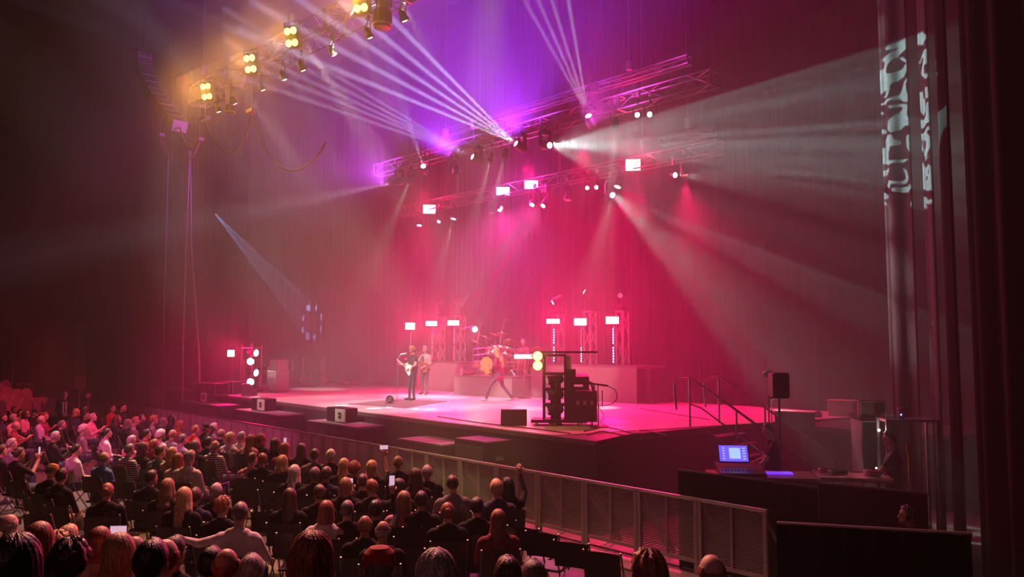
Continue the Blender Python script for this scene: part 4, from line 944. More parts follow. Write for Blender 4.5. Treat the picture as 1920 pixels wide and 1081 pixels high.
def hair_mat(col):
    nm = 'hair_' + col
    if nm in _M: return _M[nm]
    m = mat(nm, hcol[col], .42, noise=.0, spec=.6); nt = m.node_tree; b = nt.nodes['Principled BSDF']
    tc = nt.nodes.new('ShaderNodeTexCoord'); mp = nt.nodes.new('ShaderNodeMapping'); mp.inputs['Scale'].default_value = (1, 1, .10)
    n = nt.nodes.new('ShaderNodeTexNoise'); n.inputs['Scale'].default_value = 130; n.inputs['Detail'].default_value = 2
    nt.links.new(tc.outputs['Object'], mp.inputs[0]); nt.links.new(mp.outputs[0], n.inputs['Vector'])
    r = nt.nodes.new('ShaderNodeValToRGB'); c = hcol[col]; r.color_ramp.elements[0].position = .35; r.color_ramp.elements[1].position = .65
    r.color_ramp.elements[0].color = (*[x * .45 for x in c], 1); r.color_ramp.elements[1].color = (*[min(1, x * 1.5) for x in c], 1)
    nt.links.new(n.outputs['Fac'], r.inputs['Fac']); nt.links.new(r.outputs['Color'], b.inputs['Base Color'])
    bp = nt.nodes.new('ShaderNodeBump'); bp.inputs['Strength'].default_value = .8; bp.inputs['Distance'].default_value = .006
    nt.links.new(n.outputs['Fac'], bp.inputs['Height']); nt.links.new(bp.outputs['Normal'], b.inputs['Normal']); return m
def hair_obj(style, col, parent, hc, M, seed=0):
    key = (style, seed % 3)
    hm_ = hair_mat(col)
    if key not in HAIRM:
        o = hair_geo(style, seed % 3).build('hair', hm_, parent, True); HAIRM[key] = o.data; o.data.materials[0] = hm_
    else: o = bpy.data.objects.new('hair', HAIRM[key]); COL.objects.link(o); o.parent = parent
    o.material_slots[0].link = 'OBJECT'; o.material_slots[0].material = hm_
    o.location = hc; o.rotation_euler = M.to_euler(); return o
def cap_obj(col, parent, hc, M):
    g = G(); g.lathe((0, -.004, .03), [(.09, -.0), (.094, .03), (.085, .07), (.055, .098), (0, .108)], 20); g.prism([(.075 * math.cos(a), .06 + .11 * math.sin(a)) for a in [PI * k / 10 for k in range(11)]], 'z', .03, .04)
    o = g.build('cap', mat('cap_' + col, ccol[col], .8), parent, False); o.location = hc; o.rotation_euler = M.to_euler(); return o
def glasses_obj(parent, hc, M, m):
    g = G()
    for s in (-1, 1): g.lathe((s * .032, .098, .008), [(0, 0), (.022, 0), (.024, .004), (0, .006)], 12, RX(-PI / 2)); g.tube([(s * .056, .095, .012), (s * .082, .0, .0)], .0025, 4)
    g.tube([(-.012, .1, .01), (.012, .1, .01)], .003, 4); o = g.build('glasses', m, parent); o.location = hc; o.rotation_euler = M.to_euler(); return o
ccol = {'bk': (.012, .011, .013), 'wh': (.72, .68, .66), 'gy': (.22, .21, .22), 'nv': (.025, .03, .07), 'rd': (.45, .03, .04), 'pk': (.60, .30, .36), 'gr': (.20, .27, .22), 'lv': (.45, .40, .60), 'be': (.50, .42, .32), 'mr': (.22, .04, .07), 'bu': (.10, .25, .62), 'kh': (.33, .29, .20), 'or': (.7, .3, .08), 'dn': (.07, .08, .13)}
def cloth(c): return mat('cloth_' + c, ccol[c], .85, noise=.18, scale=14, bump=.25, spec=.25)
skins = [mat('skin_light', (.58, .36, .27), .5, noise=.08, scale=20), mat('skin_tan', (.45, .26, .18), .5, noise=.08, scale=20), mat('skin_pale', (.66, .45, .36), .5, noise=.08, scale=20)]
eye_m = mat('eye_dark', (.03, .02, .02), .2, noise=0); lip_m = mat('lip', (.40, .14, .12), .5, noise=0)
stripe = mat('striped_knit', (.6, .55, .55), .8); _nt = stripe.node_tree
_w = _nt.nodes.new('ShaderNodeTexWave'); _w.bands_direction = 'Z'; _w.inputs['Scale'].default_value = 7; _tc = _nt.nodes.new('ShaderNodeTexCoord'); _cr = _nt.nodes.new('ShaderNodeValToRGB'); _cr.color_ramp.interpolation = 'CONSTANT'
_cr.color_ramp.elements[0].color = (.02, .02, .03, 1); _cr.color_ramp.elements[1].position = .5; _cr.color_ramp.elements[1].color = (.7, .66, .66, 1)
_nt.links.new(_tc.outputs['Object'], _w.inputs[0]); _nt.links.new(_w.outputs['Fac'], _cr.inputs[0]); _nt.links.new(_cr.outputs[0], _nt.nodes['Principled BSDF'].inputs['Base Color'])

def seated_caps(arms, lean=0.0, wide=1.0):
    sh = .96; y0 = lean
    c = [((-.09, 0, .52), .13, (.09, 0, .52), .13, LEG), ((-.075, .0, .57), .125 * wide, (-.10, y0 * .7 - .01, .88), .112 * wide, TOP), ((.075, .0, .57), .125 * wide, (.10, y0 * .7 - .01, .88), .112 * wide, TOP),
         ((0, .02, .60), .13 * wide, (0, y0 * .7, .86), .125 * wide, TOP), ((-.17, y0 - .02, sh), .070, (.17, y0 - .02, sh), .070, TOP), ((-.08, y0 - .02, 1.0), .065, (.08, y0 - .02, 1.0), .065, TOP), ((0, y0 - .02, 1.02), .075, (0, y0, 1.05), .06, TOP), ((0, y0 - .01, 1.02), .056, (0, y0 + .015, 1.14), .050, SKIN)]
    for s in (-1, 1):
        c += [((s * .09, .03, .52), .095, (s * .12, .43, .52), .066, LEG), ((s * .12, .43, .52), .062, (s * .13, .46, .12), .044, LEG), ((s * .13, .46, .06), .042, (s * .14, .62, .035), .034, SHOE)]
    hands = []
    for s, (el, wr, pl) in zip((-1, 1), arms):
        S = V((s * .20, y0 - .02, .95)); E = V(el); Wr = V(wr); P = V(pl)
        c += [(S, .058, S.lerp(E, .5), .052, TOP), (S.lerp(E, .5), .05, E, .047, FORE + 100), (E, .046, Wr, .030, FORE), (Wr, .026, P, .030, SKIN)]
        hands.append((P, (P - Wr), (0, .2, -1) if P.z < 1 else (0, 1, 0), -s, .45))
    c = [(a, ra, b, rb, (TOP if m == FORE + 100 else m)) for a, ra, b, rb, m in c]
    return c, hands
def mir(e, w, p): return [((-e[0], e[1], e[2]), (-w[0], w[1], w[2]), (-p[0], p[1], p[2])), (e, w, p)]
lap = mir((.25, .05, .69), (.15, .28, .63), (.09, .34, .63))
POSE = {'lap': (lap, 0, 0, 0), 'lapL': (lap, 0, .45, 0), 'lapR': (lap, .03, -.4, 0), 'up': (lap, 0, .1, .22),
        'clap': (mir((.24, .12, .72), (.08, .33, .86), (.035, .37, .93)), .02, .1, 0),
        'phone': (mir((.23, .17, .82), (.08, .36, 1.06), (.05, .38, 1.13)), 0, 0, 0),
        'raise': ([((-.24, .10, .72), (-.10, .30, .72), (-.06, .34, .74)), ((.27, .16, 1.08), (.22, .30, 1.33), (.21, .32, 1.41))], 0, 0, .1),
        'around': ([((-.42, .0, .90), (-.62, .10, .92), (-.69, .14, .92)), ((.27, .10, .74), (.22, .33, .66), (.20, .40, .64))], 0, .1, 0),
        'lean': (mir((.24, .22, .66), (.12, .42, .60), (.05, .47, .60)), .12, .2, .1), 'down': (lap, .05, .1, -.45)}
BODY = {}
def get_body(pose):
    if pose not in BODY:
        arms, lean, turn, tilt = POSE[pose]; c, h = seated_caps(arms, lean)
        BODY[pose] = person_mesh('person_body', c, (0, .03 + lean, 1.20), turn, tilt, h, .0145, 2)
    return BODY[pose]
# a folding chair of the floor seating
chm = mat('chair_black_plastic', (.02, .018, .02), .35, spec=.5)
def chair():
    t = thing('folding_chair', '-', 'chair', (0, 0, 0))
    g = G(); g.bbox((0, .04, .435), (.44, .42, .035), .012); g.build('seat', chm, t)
    g = G(); vs = []
    for j in range(5):
        for i in range(7):
            x = -.22 + .44 * i / 6; z = .60 + .30 * j / 4; vs.append((x, -.20 - .05 * (j / 4) - .035 * (1 - (x / .22) ** 2), z + .02 * (1 - (x / .22) ** 2)))
    f = [(j * 7 + i, j * 7 + i + 1, j * 7 + i + 8, j * 7 + i + 7) for j in range(4) for i in range(6)]
    g.add(vs, f); g.add([(x, y - .016, z) for x, y, z in vs], [q[::-1] for q in f]); g.build('backrest', chm, t)
    for s in (-1, 1):
        g = G(); g.tube([(s * .225, .22, 0), (s * .225, -.05, .43), (s * .225, -.24, .92)], .012, 6); g.build('frame_tube', dalu, t)
        g = G(); g.tube([(s * .21, -.24, 0), (s * .21, .16, .42)], .011, 6); g.build('rear_leg', dalu, t)
    return t
CH = chair(); CH_used = [0]
def put_chair(p, rz, label, group):
    o = CH if not CH_used[0] else copy_tree(CH); CH_used[0] = 1
    o.location = p; o.rotation_euler = (0, 0, rz); o['label'] = label
    if group: o['group'] = group
    return o
phm = mat('phone_case', (.02, .02, .022), .3); phs = mat('phone_screen', (.05, .05, .06), .1, noise=0, emit=(1, .6, .8), es=.75)
def phone(P, rz, label, land=False, tiltx=0):
    t = thing('smartphone', label, 'phone', P, rz, 'phones held up in the audience', rot=(tiltx, 0, rz))
    w, h = (.155, .075) if land else (.075, .155)
    g = G(); g.bbox((0, 0, 0), (w, .009, h), .003); g.build('case', phm, t); g = G(); g.box((0, -.0055, 0), (w * .92, .001, h * .92)); g.build('screen', phs, t)
AIMP = (-20.8, 15.6)
def tierdepth(h): return 0
PEOPLE = []
def audience(u, v, h, pose, hair, hc_, top, sl, lab, turn=0, leg='dn', extra=None, sc=1.0, z=1.20):
    hz_ = h + z * sc; P = PZ(u, v, hz_); dy, dx = AIMP[1] - P.y, AIMP[0] - P.x
    rz = math.atan2(dy, dx) - PI / 2 + turn + random.uniform(-.12, .12)
    me, hl, M = get_body(pose); R3 = RZ(rz); off = R3 @ (hl * sc); base = V((P.x - off.x, P.y - off.y, h))
    t = thing('person', lab, 'person', base, rz, None); t.scale = (sc,) * 3
    sk = skins[(int(u) * 7 + int(v)) % 3]; tp = stripe if top == 'st' else cloth(top)
    body_obj(me, t, [sk, tp, cloth(leg), blk, tp if sl else sk, eye_m, lip_m])
    if hair == 'cap': cap_obj(hc_, t, hl, M); hair_obj('crew', 'dg', t, hl, M, int(u))
    elif hair != 'none':
        hair_obj(hair, hc_, t, hl, M, int(u))
    if extra == 'glasses': glasses_obj(t, hl, M, phm)
    if extra in ('phone', 'phoneL') :
        arms = POSE[pose][0]; q = (V(arms[0][2]) + V(arms[1][2])) / 2 if pose == 'phone' else V(arms[1][2])
        q = q + V((0, .03, .09)); phone(base + R3 @ (q * sc), rz, 'lit phone held up by the ' + ' '.join(lab.split()[:9]), extra == 'phoneL')
    put_chair(base, rz, 'black chair under the ' + ' '.join(lab.split()[:12]), 'black folding chairs under the audience')
    PEOPLE.append((base, rz)); return t, base, rz, hl, M
# ---------------------------------------------------------------- the audience, one by one
A = audience
# far rows under the red seats
A(6, 783, 0, 'lap', 'short', 'br', 'nv', 1, 'person at the frame edge in the far rows, below the grey empty seat')
A(27, 768, 0, 'lap', 'short', 'rd', 'bk', 0, 'reddish-haired person in the back row under the red seats, nearest the frame edge')
A(39, 774, 0, 'lapR', 'short', 'bk', 'gy', 1, 'dark-haired man in grey, second along the row under the red seats')
A(49, 776, 0, 'up', 'bob', 'br', 'pk', 1, 'woman with glasses and pink top in the row under the red seats', extra='glasses')
A(65, 774, 0, 'lap', 'cap', 'bk', 'bk', 1, 'man in a black cap in the row under the red seats')
A(84, 780, 0, 'clap', 'short', 'rd', 'mr', 1, 'person clapping at the end of the row under the red seats')
A(25, 785, 0, 'lap', 'curly', 'gy', 'pk', 1, 'curly grey-haired person in front of the row under the red seats')
A(30, 798, 0, 'clap', 'bald', 'gy', 'mr', 1, 'bald man in a maroon jacket with hands held together at far left')
A(77, 786, 0, 'lap', 'bald', 'wh', 'lv', 1, 'balding man in a pale lavender shirt below the red seats')
A(116, 796, 0, 'lean', 'crew', 'dg', 'bk', 0, 'close-cropped man in black leaning over a phone, far left aisle', extra='glasses')
A(143, 773, 0, 'lap', 'bob', 'bl', 'nv', 1, 'blond short-haired woman in navy just behind the usher aisle')
A(158, 765, 0, 'lap', 'short', 'br', 'bk', 1, 'man in black in the last row right of the man in the suit')
A(161, 779, 0, 'lap', 'short', 'bk', 'bk', 1, 'person with dark glasses in black, below the last row right of the suit', extra='glasses')
A(174, 782, 0, 'clap', 'short', 'gy', 'pk', 1, 'grey-haired man in a pink shirt clapping near the far aisle')
A(157, 805, 0, 'lap', 'curly', 'wh', 'gy', 1, 'curly white-haired woman seen from behind in the far rows')
A(104, 818, 0, 'clap', 'short', 'gy', 'bk', 1, 'grey-haired man in glasses and black with clasped hands', extra='glasses')
A(201, 812, 0, 'lap', 'pony', 'bk', 'wh', 1, 'dark-haired woman in a loose white top, far left block')
A(143, 843, 0, 'lap', 'bun', 'bk', 'wh', 0, 'woman with dark tied hair in a white patterned shirt')
A(196, 859, 0, 'lap', 'bald', 'gy', 'bu', 1, 'bald man in a blue shirt and dark waistcoat')
A(36, 850, 0, 'phone', 'bun', 'br', 'bk', 0, 'woman with bare shoulders holding a phone up at far left', extra='phone')
A(22, 832, 0, 'lap', 'short', 'gy', 'gy', 1, 'grey-haired person behind the woman with bare shoulders')
A(3, 845, 0, 'lap', 'short', 'br', 'bk', 1, 'person cut by the frame edge beside the woman with bare shoulders')
A(97, 884, 0, 'down', 'cap', 'or', 'bk', 1, 'person in an orange cap bending down in the left block')
A(116, 892, 0, 'lean', 'short', 'bk', 'bk', 0, 'dark-haired man in a black tee leaning forward, hands on his lap', leg='kh')
A(211, 766, 0, 'lap', 'short', 'rd', 'rd', 1, 'person in red next to the first barrier section')
A(230, 764, 0, 'lap', 'short', 'bk', 'bk', 0, 'black-haired man in a black tee by the far end of the barrier', sc=1.08)
A(220, 786, 0, 'lap', 'long', 'br', 'bk', 1, 'long-haired woman in black below the black-haired man by the barrier')
A(240, 794, 0, 'lap', 'bob', 'dg', 'bk', 1, 'dark grey bob haired person in black, second row from the far barrier')
A(254, 789, 0, 'lap', 'short', 'rd', 'gy', 1, 'reddish-haired person with lit face near the far barrier')
A(265, 783, 0, 'up', 'short', 'bk', 'bk', 1, 'bearded man with dark hair looking up by the barrier')
A(289, 787, 0, 'lap', 'curly', 'rd', 'gy', 1, 'curly red-lit head close to the sixth pink barrier panel')
A(306, 791, 0, 'lap', 'bob', 'dg', 'bk', 1, 'person with a dark grey bob between two red-lit heads by the barrier')
A(323, 785, 0, 'lap', 'long', 'bk', 'bk', 1, 'long black-haired woman in black by the pink barrier panels')
A(338, 797, 0, 'lap', 'bob', 'rd', 'mr', 1, 'red-lit woman right of the long black-haired woman by the barrier')
A(366, 806, 0, 'lap', 'short', 'rd', 'rd', 1, 'person in bright red at the barrier')
A(386, 803, 0, 'lap', 'cap', 'bk', 'bk', 1, 'person in a black cap at the barrier right of the red clothing')
A(401, 801, 0, 'lap', 'short', 'wh', 'gy', 1, 'person with spiky white hair at the barrier')
A(415, 813, 0, 'lap', 'bald', 'dg', 'bk', 1, 'balding man right of the spiky white hair')
A(432, 821, 0, 'phone', 'curly', 'bl', 'wh', 0, 'curly blond woman holding up a bright phone near the barrier', extra='phoneL')
A(453, 819, 0, 'lap', 'short', 'gy', 'wh', 1, 'grey-haired person in white right of the curly blond woman')
A(470, 824, 0, 'lap', 'long', 'rd', 'pk', 1, 'woman with long red hair against the pink barrier')
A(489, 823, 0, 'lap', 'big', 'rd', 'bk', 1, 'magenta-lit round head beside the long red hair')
A(516, 832, 0, 'phone', 'bob', 'bk', 'bk', 1, 'black-haired woman in black holding up a small phone by the barrier', extra='phone')
A(534, 840, 0, 'lap', 'long', 'rd', 'mr', 1, 'woman with long auburn hair next to the raised small phone')
A(565, 842, 0, 'lapL', 'long', 'br', 'bk', 1, 'woman with long brown hair seen in profile against the barrier')
A(275, 814, 0, 'lap', 'short', 'bk', 'rd', 1, 'person lit deep red in the middle of the left block')  # red top colour stands in for the red light on this person
A(302, 815, 0, 'lap', 'curly', 'wh', 'wh', 1, 'white curly-haired woman in a white top, left block')
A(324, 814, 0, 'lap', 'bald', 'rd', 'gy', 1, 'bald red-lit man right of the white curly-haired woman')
A(342, 824, 0, 'lap', 'short', 'dg', 'lv', 1, 'person with dark violet-lit hair in a lavender top')
A(247, 826, 0, 'lap', 'short', 'gy', 'pk', 1, 'grey-haired man in glasses and a pale pink shirt', extra='glasses')
A(243, 843, 0, 'lap', 'short', 'dg', 'st', 1, 'person in a striped black and white shirt')
A(268, 840, 0, 'lap', 'bob', 'br', 'bk', 1, 'dark-haired person in black beside the striped shirt')
A(289, 834, 0, 'lap', 'short', 'rd', 'mr', 1, 'red-lit short-haired man in maroon, above the green-grey shirt')
A(301, 847, 0, 'lapR', 'short', 'br', 'gr', 0, 'man in a green-grey shirt turned slightly to the right')
A(366, 836, 0, 'lap', 'bob', 'dg', 'bk', 1, 'person with a dark bob in black behind the striped polo')
A(391, 829, 0, 'lap', 'short', 'bk', 'nv', 1, 'dark-haired person in navy above the man in the striped polo')
A(404, 836, 0, 'lap', 'bald', 'gy', 'st', 0, 'bald man in a white striped polo shirt')
A(323, 850, 0, 'lap', 'bob', 'bl', 'be', 1, 'blond woman left of the man in the white shirt')
A(334, 862, 0, 'lap', 'bob', 'rd', 'wh', 1, 'woman with a dark red bob in a white top')
A(356, 858, 0, 'lap', 'short', 'gy', 'wh', 1, 'grey-haired man in a loose white shirt seen from behind', sc=1.08)
A(473, 861, 0, 'lapR', 'short', 'br', 'pk', 0, 'man in a pale pink shirt turned right toward his neighbour')
A(492, 862, 0, 'lapL', 'short', 'rd', 'bk', 1, 'red-lit face beside the man in the pale pink shirt')
A(529, 867, 0, 'lap', 'big', 'bl', 'bk', 1, 'short blond-haired person in black in the centre block')
A(552, 885, 0, 'lap', 'long', 'wh', 'bk', 1, 'woman with bright pale blond hair in the centre block')
A(590, 853, 0, 'lap', 'short', 'br', 'gy', 1, 'brown-haired man in grey near the plain barrier panels')
A(620, 854, 0, 'lap', 'short', 'wh', 'bk', 1, 'man with a white-lit crown in a black jacket near the barrier')  # white hair colour stands in for the light on the crown
A(645, 872, 0, 'lap', 'long', 'bl', 'bk', 1, 'woman with straight blond hair against the barrier')
A(590, 890, 0, 'lap', 'short', 'dg', 'bk', 1, 'dark-haired man, first of the two men between the blond women')
A(612, 889, 0, 'lap', 'short', 'br', 'nv', 1, 'man in navy, second of the two men between the blond women')
A(664, 879, 0, 'lap', 'curly', 'rd', 'bk', 1, 'woman with curly auburn hair in the centre block')
A(697, 876, 0, 'raise', 'bob', 'bl', 'bk', 0, 'blond bob-haired woman raising her arm with a phone', extra='phoneL')
A(746, 868, 0, 'lap', 'short', 'lb', 'bk', 0, 'short-haired man in a black tee near the first perforated sheet')
A(648, 911, 0, 'phone', 'bob', 'lb', 'bk', 1, 'woman with a light brown bob filming with a red phone', extra='phoneL')
A(599, 925, 0, 'lapL', 'short', 'br', 'bk', 1, 'brown-haired man in black turned left in the centre')
A(543, 932, 0, 'lapL', 'long', 'br', 'bk', 1, 'woman with long brown hair seen from behind in the dark centre aisle')
A(612, 957, 0, 'lap', 'bob', 'rd', 'wh', 1, 'woman with a smooth auburn bob in a white cardigan')
A(651, 956, 0, 'lap', 'crew', 'dg', 'bk', 1, 'grey cropped man in black right of the auburn bob')
A(680, 903, 0, 'lap', 'crew', 'br', 'bk', 0, 'cropped man in a black tee in front of the auburn curls')
A(697, 914, 0, 'lapL', 'short', 'rd', 'bk', 1, 'reddish-haired person in profile beside the cropped man')
A(684, 985, 0, 'lap', 'bald', 'rd', 'bk', 1, 'bald man below the lit upright phone')
A(718, 996, 0, 'lap', 'bald', 'gy', 'bk', 1, 'grey balding man in a black shirt, lower centre')
A(704, 955, 0, 'raise', 'short', 'bk', 'bk', 1, 'dark figure holding up a lit upright phone', extra='phone')
A(779, 893, 0, 'lap', 'wavy', 'br', 'bk', 1, 'woman with wavy brown hair in front of the perforated sheet')
A(801, 886, 0, 'lap', 'short', 'gy', 'bk', 1, 'grey-haired man in black before the perforated sheet')
A(848, 907, 0, 'lap', 'crew', 'br', 'gy', 0, 'close-cropped man in a grey tee before the yellow-lit sheet', sc=1.05)
A(748, 913, 0, 'lap', 'bob', 'bk', 'bk', 1, 'dark bob-haired woman in black behind the floral top')
A(757, 938, 0, 'lap', 'bob', 'lb', 'pk', 0, 'woman with a light brown bob in a pale floral top')
A(790, 938, 0, 'lap', 'short', 'bk', 'bk', 1, 'dark-haired man in black right of the floral top')
A(839, 960, 0, 'lap', 'bun', 'rd', 'bk', 1, 'woman with an auburn bun and dark top')
A(931, 916, 0, 'lap', 'short', 'bl', 'dn', 0, 'blond short-haired man in a dark tee by the barrier', sc=1.08)
A(952, 911, 0, 'raise', 'wavy', 'bk', 'bk', 1, 'person with dark wavy hair against the red-lit barrier')
T95 = A(894, 950, 0, 'lap', 'short', 'bk', 'bk', 0, 'man in a black tee with round lettering on the back')
A(934, 974, 0, 'lap', 'long', 'rd', 'mr', 1, 'woman with long straight auburn hair holding a red drink can')
# middle left rows
A(201, 921, 0, 'lap', 'bun', 'rd', 'bk', 1, 'woman with a low auburn bun in a black jacket', turn=.5)
A(284, 896, 0, 'lapR', 'short', 'bk', 'bk', 1, 'dark-haired man in black left of the wavy brown hair')
A(314, 913, 0, 'lap', 'wavy', 'lb', 'bk', 1, 'woman with wavy light brown hair in a black top')
A(345, 931, 0, 'lap', 'long', 'bl', 'bk', 1, 'woman with very long blond hair in the near left rows', sc=1.04)
A(365, 931, 0, 'lap', 'short', 'br', 'nv', 1, 'brown-haired boy in navy beside the very long blond hair')
A(405, 922, 0, 'lap', 'short', 'gy', 'bk', 1, 'grey-haired person above the curly red-brown hair')
A(417, 950, 0, 'lapR', 'curly', 'rd', 'bk', 1, 'person with curly red-brown hair in black beside the white shirt')
A(450, 963, 0, 'around', 'crew', 'dg', 'wh', 1, 'cropped man in a white shirt with his arm over the next chair', sc=1.1)
# rows on the raised steps near the camera
A(18, 984, .15, 'lap', 'bald', 'gy', 'gy', 1, 'bald man in glasses at the lower left frame edge', extra='glasses')
A(73, 1012, .62, 'lap', 'long', 'rd', 'bk', 1, 'woman with long auburn hair in the near left corner', sc=1.03)
A(127, 1010, .35, 'lap', 'short', 'bl', 'be', 1, 'blond short-haired person in the near left rows')
A(105, 1030, .50, 'lap', 'curly', 'bl', 'bk', 1, 'small curly blond head between two dark heads near the corner')
A(130, 1058, .78, 'lap', 'curly', 'bk', 'bk', 1, 'dark curly-haired head low in the near left corner', sc=1.05)
A(28, 1062, 1.15, 'lap', 'big', 'bk', 'bk', 1, 'large dark violet-lit head in the bottom left corner')
A(187, 1016, .4, 'phone', 'bob', 'rd', 'be', 0, 'person with orange-lit hair holding a phone level in the near left rows', extra='phoneL')
A(222, 1038, .72, 'lap', 'long', 'lb', 'bk', 1, 'woman with long straight light brown hair in the near left rows', sc=1.03)
A(252, 1033, .45, 'lap', 'bald', 'wh', 'pk', 1, 'bald-headed person right of the long straight hair')
A(283, 1056, .92, 'lap', 'short', 'bk', 'bk', 1, 'large black-haired head at the bottom of the near left rows')
A(309, 1047, .78, 'lap', 'bald', 'rd', 'mr', 1, 'red-lit bald head behind the large black-haired head')
A(327, 1036, .5, 'lapR', 'short', 'dg', 'bk', 1, 'person with tousled grey hair and glasses, near left rows', extra='glasses')
A(395, 1058, .5, 'lap', 'short', 'bk', 'bk', 1, 'dark head at the bottom left of the bald head')
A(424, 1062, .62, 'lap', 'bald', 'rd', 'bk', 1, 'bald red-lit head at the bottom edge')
A(470, 1072, .45, 'lap', 'short', 'gy', 'gy', 1, 'grey pink-lit head at the bottom edge beside the bald one')
A(583, 1052, 1.30, 'lap', 'big', 'rd', 'bk', 1, 'large head with thick magenta-lit brown hair, bottom centre', sc=.90)  # magenta highlights on brown hair painted as a reddish hair colour
A(711, 1068, .8, 'lap', 'cap', 'rd', 'bk', 1, 'head in a dark red cap at the bottom centre')
A(818, 1082, 1.12, 'lap', 'big', 'gy', 'bk', 1, 'large head with violet-lit grey hair at the bottom edge', sc=.92)
A(952, 1080, .6, 'lap', 'short', 'br', 'bk', 1, 'first of two small pinkish heads at the bottom edge')
A(1001, 1084, .55, 'lap', 'crew', 'dg', 'bk', 1, 'second of two small pinkish heads at the bottom edge')
A(1216, 1078, .8, 'lap', 'curly', 'rd', 'bk', 1, 'curly reddish head at the bottom edge under the barrier')
A(1334, 1074, .62, 'lap', 'bald', 'rd', 'bk', 1, 'bald head at the bottom edge near the barrier end')
# lettering on the black tee
tt, tb, tr, thl, tM = T95
lett = mat('shirt_print', (.45, .38, .38), .7, noise=0)
def text_at(s, size, loc, rot, parent, m):
    c = bpy.data.curves.new('lettering', 'FONT'); c.body = s; c.size = size; c.align_x = 'CENTER'; c.align_y = 'CENTER'; c.extrude = .001
    o = bpy.data.objects.new('tmp', c); COL.objects.link(o); dg = bpy.context.evaluated_depsgraph_get(); me = bpy.data.meshes.new_from_object(o.evaluated_get(dg)); bpy.data.objects.remove(o)
    me.materials.clear(); me.materials.append(m); o = bpy.data.objects.new('letter', me); COL.objects.link(o); o.parent = parent; o.location = loc; o.rotation_euler = rot; return o
def arc_text(word, a0, a1, flip):
    for i, ch in enumerate(word):
        a = a0 + (a1 - a0) * i / (len(word) - 1); r = .085
        text_at(ch, .042, (math.sin(a) * r, -.146, .80 + math.cos(a) * r), (PI / 2, -a if False else a, 0) if not flip else (PI / 2, a - PI, 0), tt, lett)
arc_text('SPORTSLINER', -1.75, 1.75, False); arc_text('COMPANY', PI + .75, PI - .75, True)
text_at('~', .06, (0, -.146, .80), (PI / 2, 0, 0), tt, lett)
q = tb + RZ(tr) @ V((1.0, .35, .75)); 
o = G().lathe((0, 0, 0), [(.030, -.06), (.033, -.05), (.033, .05), (.028, .06), (0, .06)], 14).build('drink_can', mat('can_red', (.6, .05, .06), .3, .4)); bb, rr = PEOPLE[-1][0], 0
for b_, r_ in PEOPLE:
    pass
wb = [o_ for o_ in COL.objects if o_.get('label', '').startswith('woman with long straight auburn')][0]
o.location = V(wb.location) + RZ(wb.rotation_euler.z) @ V((.10, .38, .70)); tag(o, 'red drink can in the hand of the woman with long auburn hair', 'can')

# empty chairs near the barrier and in the dark gaps
ec = [(985, 985, 'first'), (1020, 995, 'second'), (1074, 1012, 'third'), (1131, 1030, 'fourth')]
for u, v, w in ec:
    p = PZ(u, v, .90); put_chair((p.x, p.y + .1, 0), .35, 'empty black folding chair, %s along the row by the barrier end' % w, 'empty folding chairs')
for u, v, w in [(985, 1060, 'first'), (1030, 1072, 'second')]:
    p = PZ(u, v, .90); put_chair((p.x, p.y, 0), .35, 'empty black folding chair, %s in the row behind, at the bottom edge' % w, 'empty folding chairs')
gaps = 0
for u, v in [(60, 905), (75, 925), (40, 925), (150, 930), (250, 905), (240, 870), (290, 960), (330, 975), (375, 985), (250, 965), (300, 985), (345, 1000), (500, 910), (470, 920), (510, 960), (540, 985), (490, 985), (430, 900), (560, 1000), (650, 1000), (600, 1010), (780, 1000), (850, 1010), (900, 1025), (760, 1030), (170, 970), (130, 950), (215, 965), (60, 955), (95, 965)]:
    p = PZ(u, v, .85)
    if any((q - V((p.x, p.y, 0))).length < .52 for q, _ in PEOPLE if abs(q.z) < .1): continue
    rz = math.atan2(AIMP[1] - p.y, AIMP[0] - p.x) - PI / 2
    near = min((x for x in COL.objects if x.get('category') == 'person'), key=lambda x: (V(x.location) - V((p.x, p.y, 0))).length)
    PEOPLE.append((V((p.x, p.y, 0)), rz)); put_chair((p.x, p.y, 0), rz, 'empty black chair beside the ' + ' '.join(near['label'].split()[:11]), 'empty chairs in the dark gaps')
# steps that carry the near rows: one platform per row, square to the camera corner
steps = {}
stepm = mat('riser_black_ply', (.05, .045, .045), .7)
rows = sorted({round(b.z, 2) for b, _ in PEOPLE if b.z > .05})
for o in [x for x in COL.objects if x.type == 'EMPTY' and x.get('category') in ('person',) and x.location.z > .05]:
    z = o.location.z; c = V(o.location); d = RZ(o.rotation_euler.z) @ V((0, .28, 0))
    t = thing('seat_platform', 'low black platform step under the ' + ' '.join(o['label'].split()[:10]), 'platform', (c.x + d.x, c.y + d.y, 0), o.rotation_euler.z, 'platform steps of the near rows')
    g = G(); g.bbox((0, -.05, z / 2 - .005), (.52, 1.02, z - .01), .01); g.build('platform_box', stepm, t)
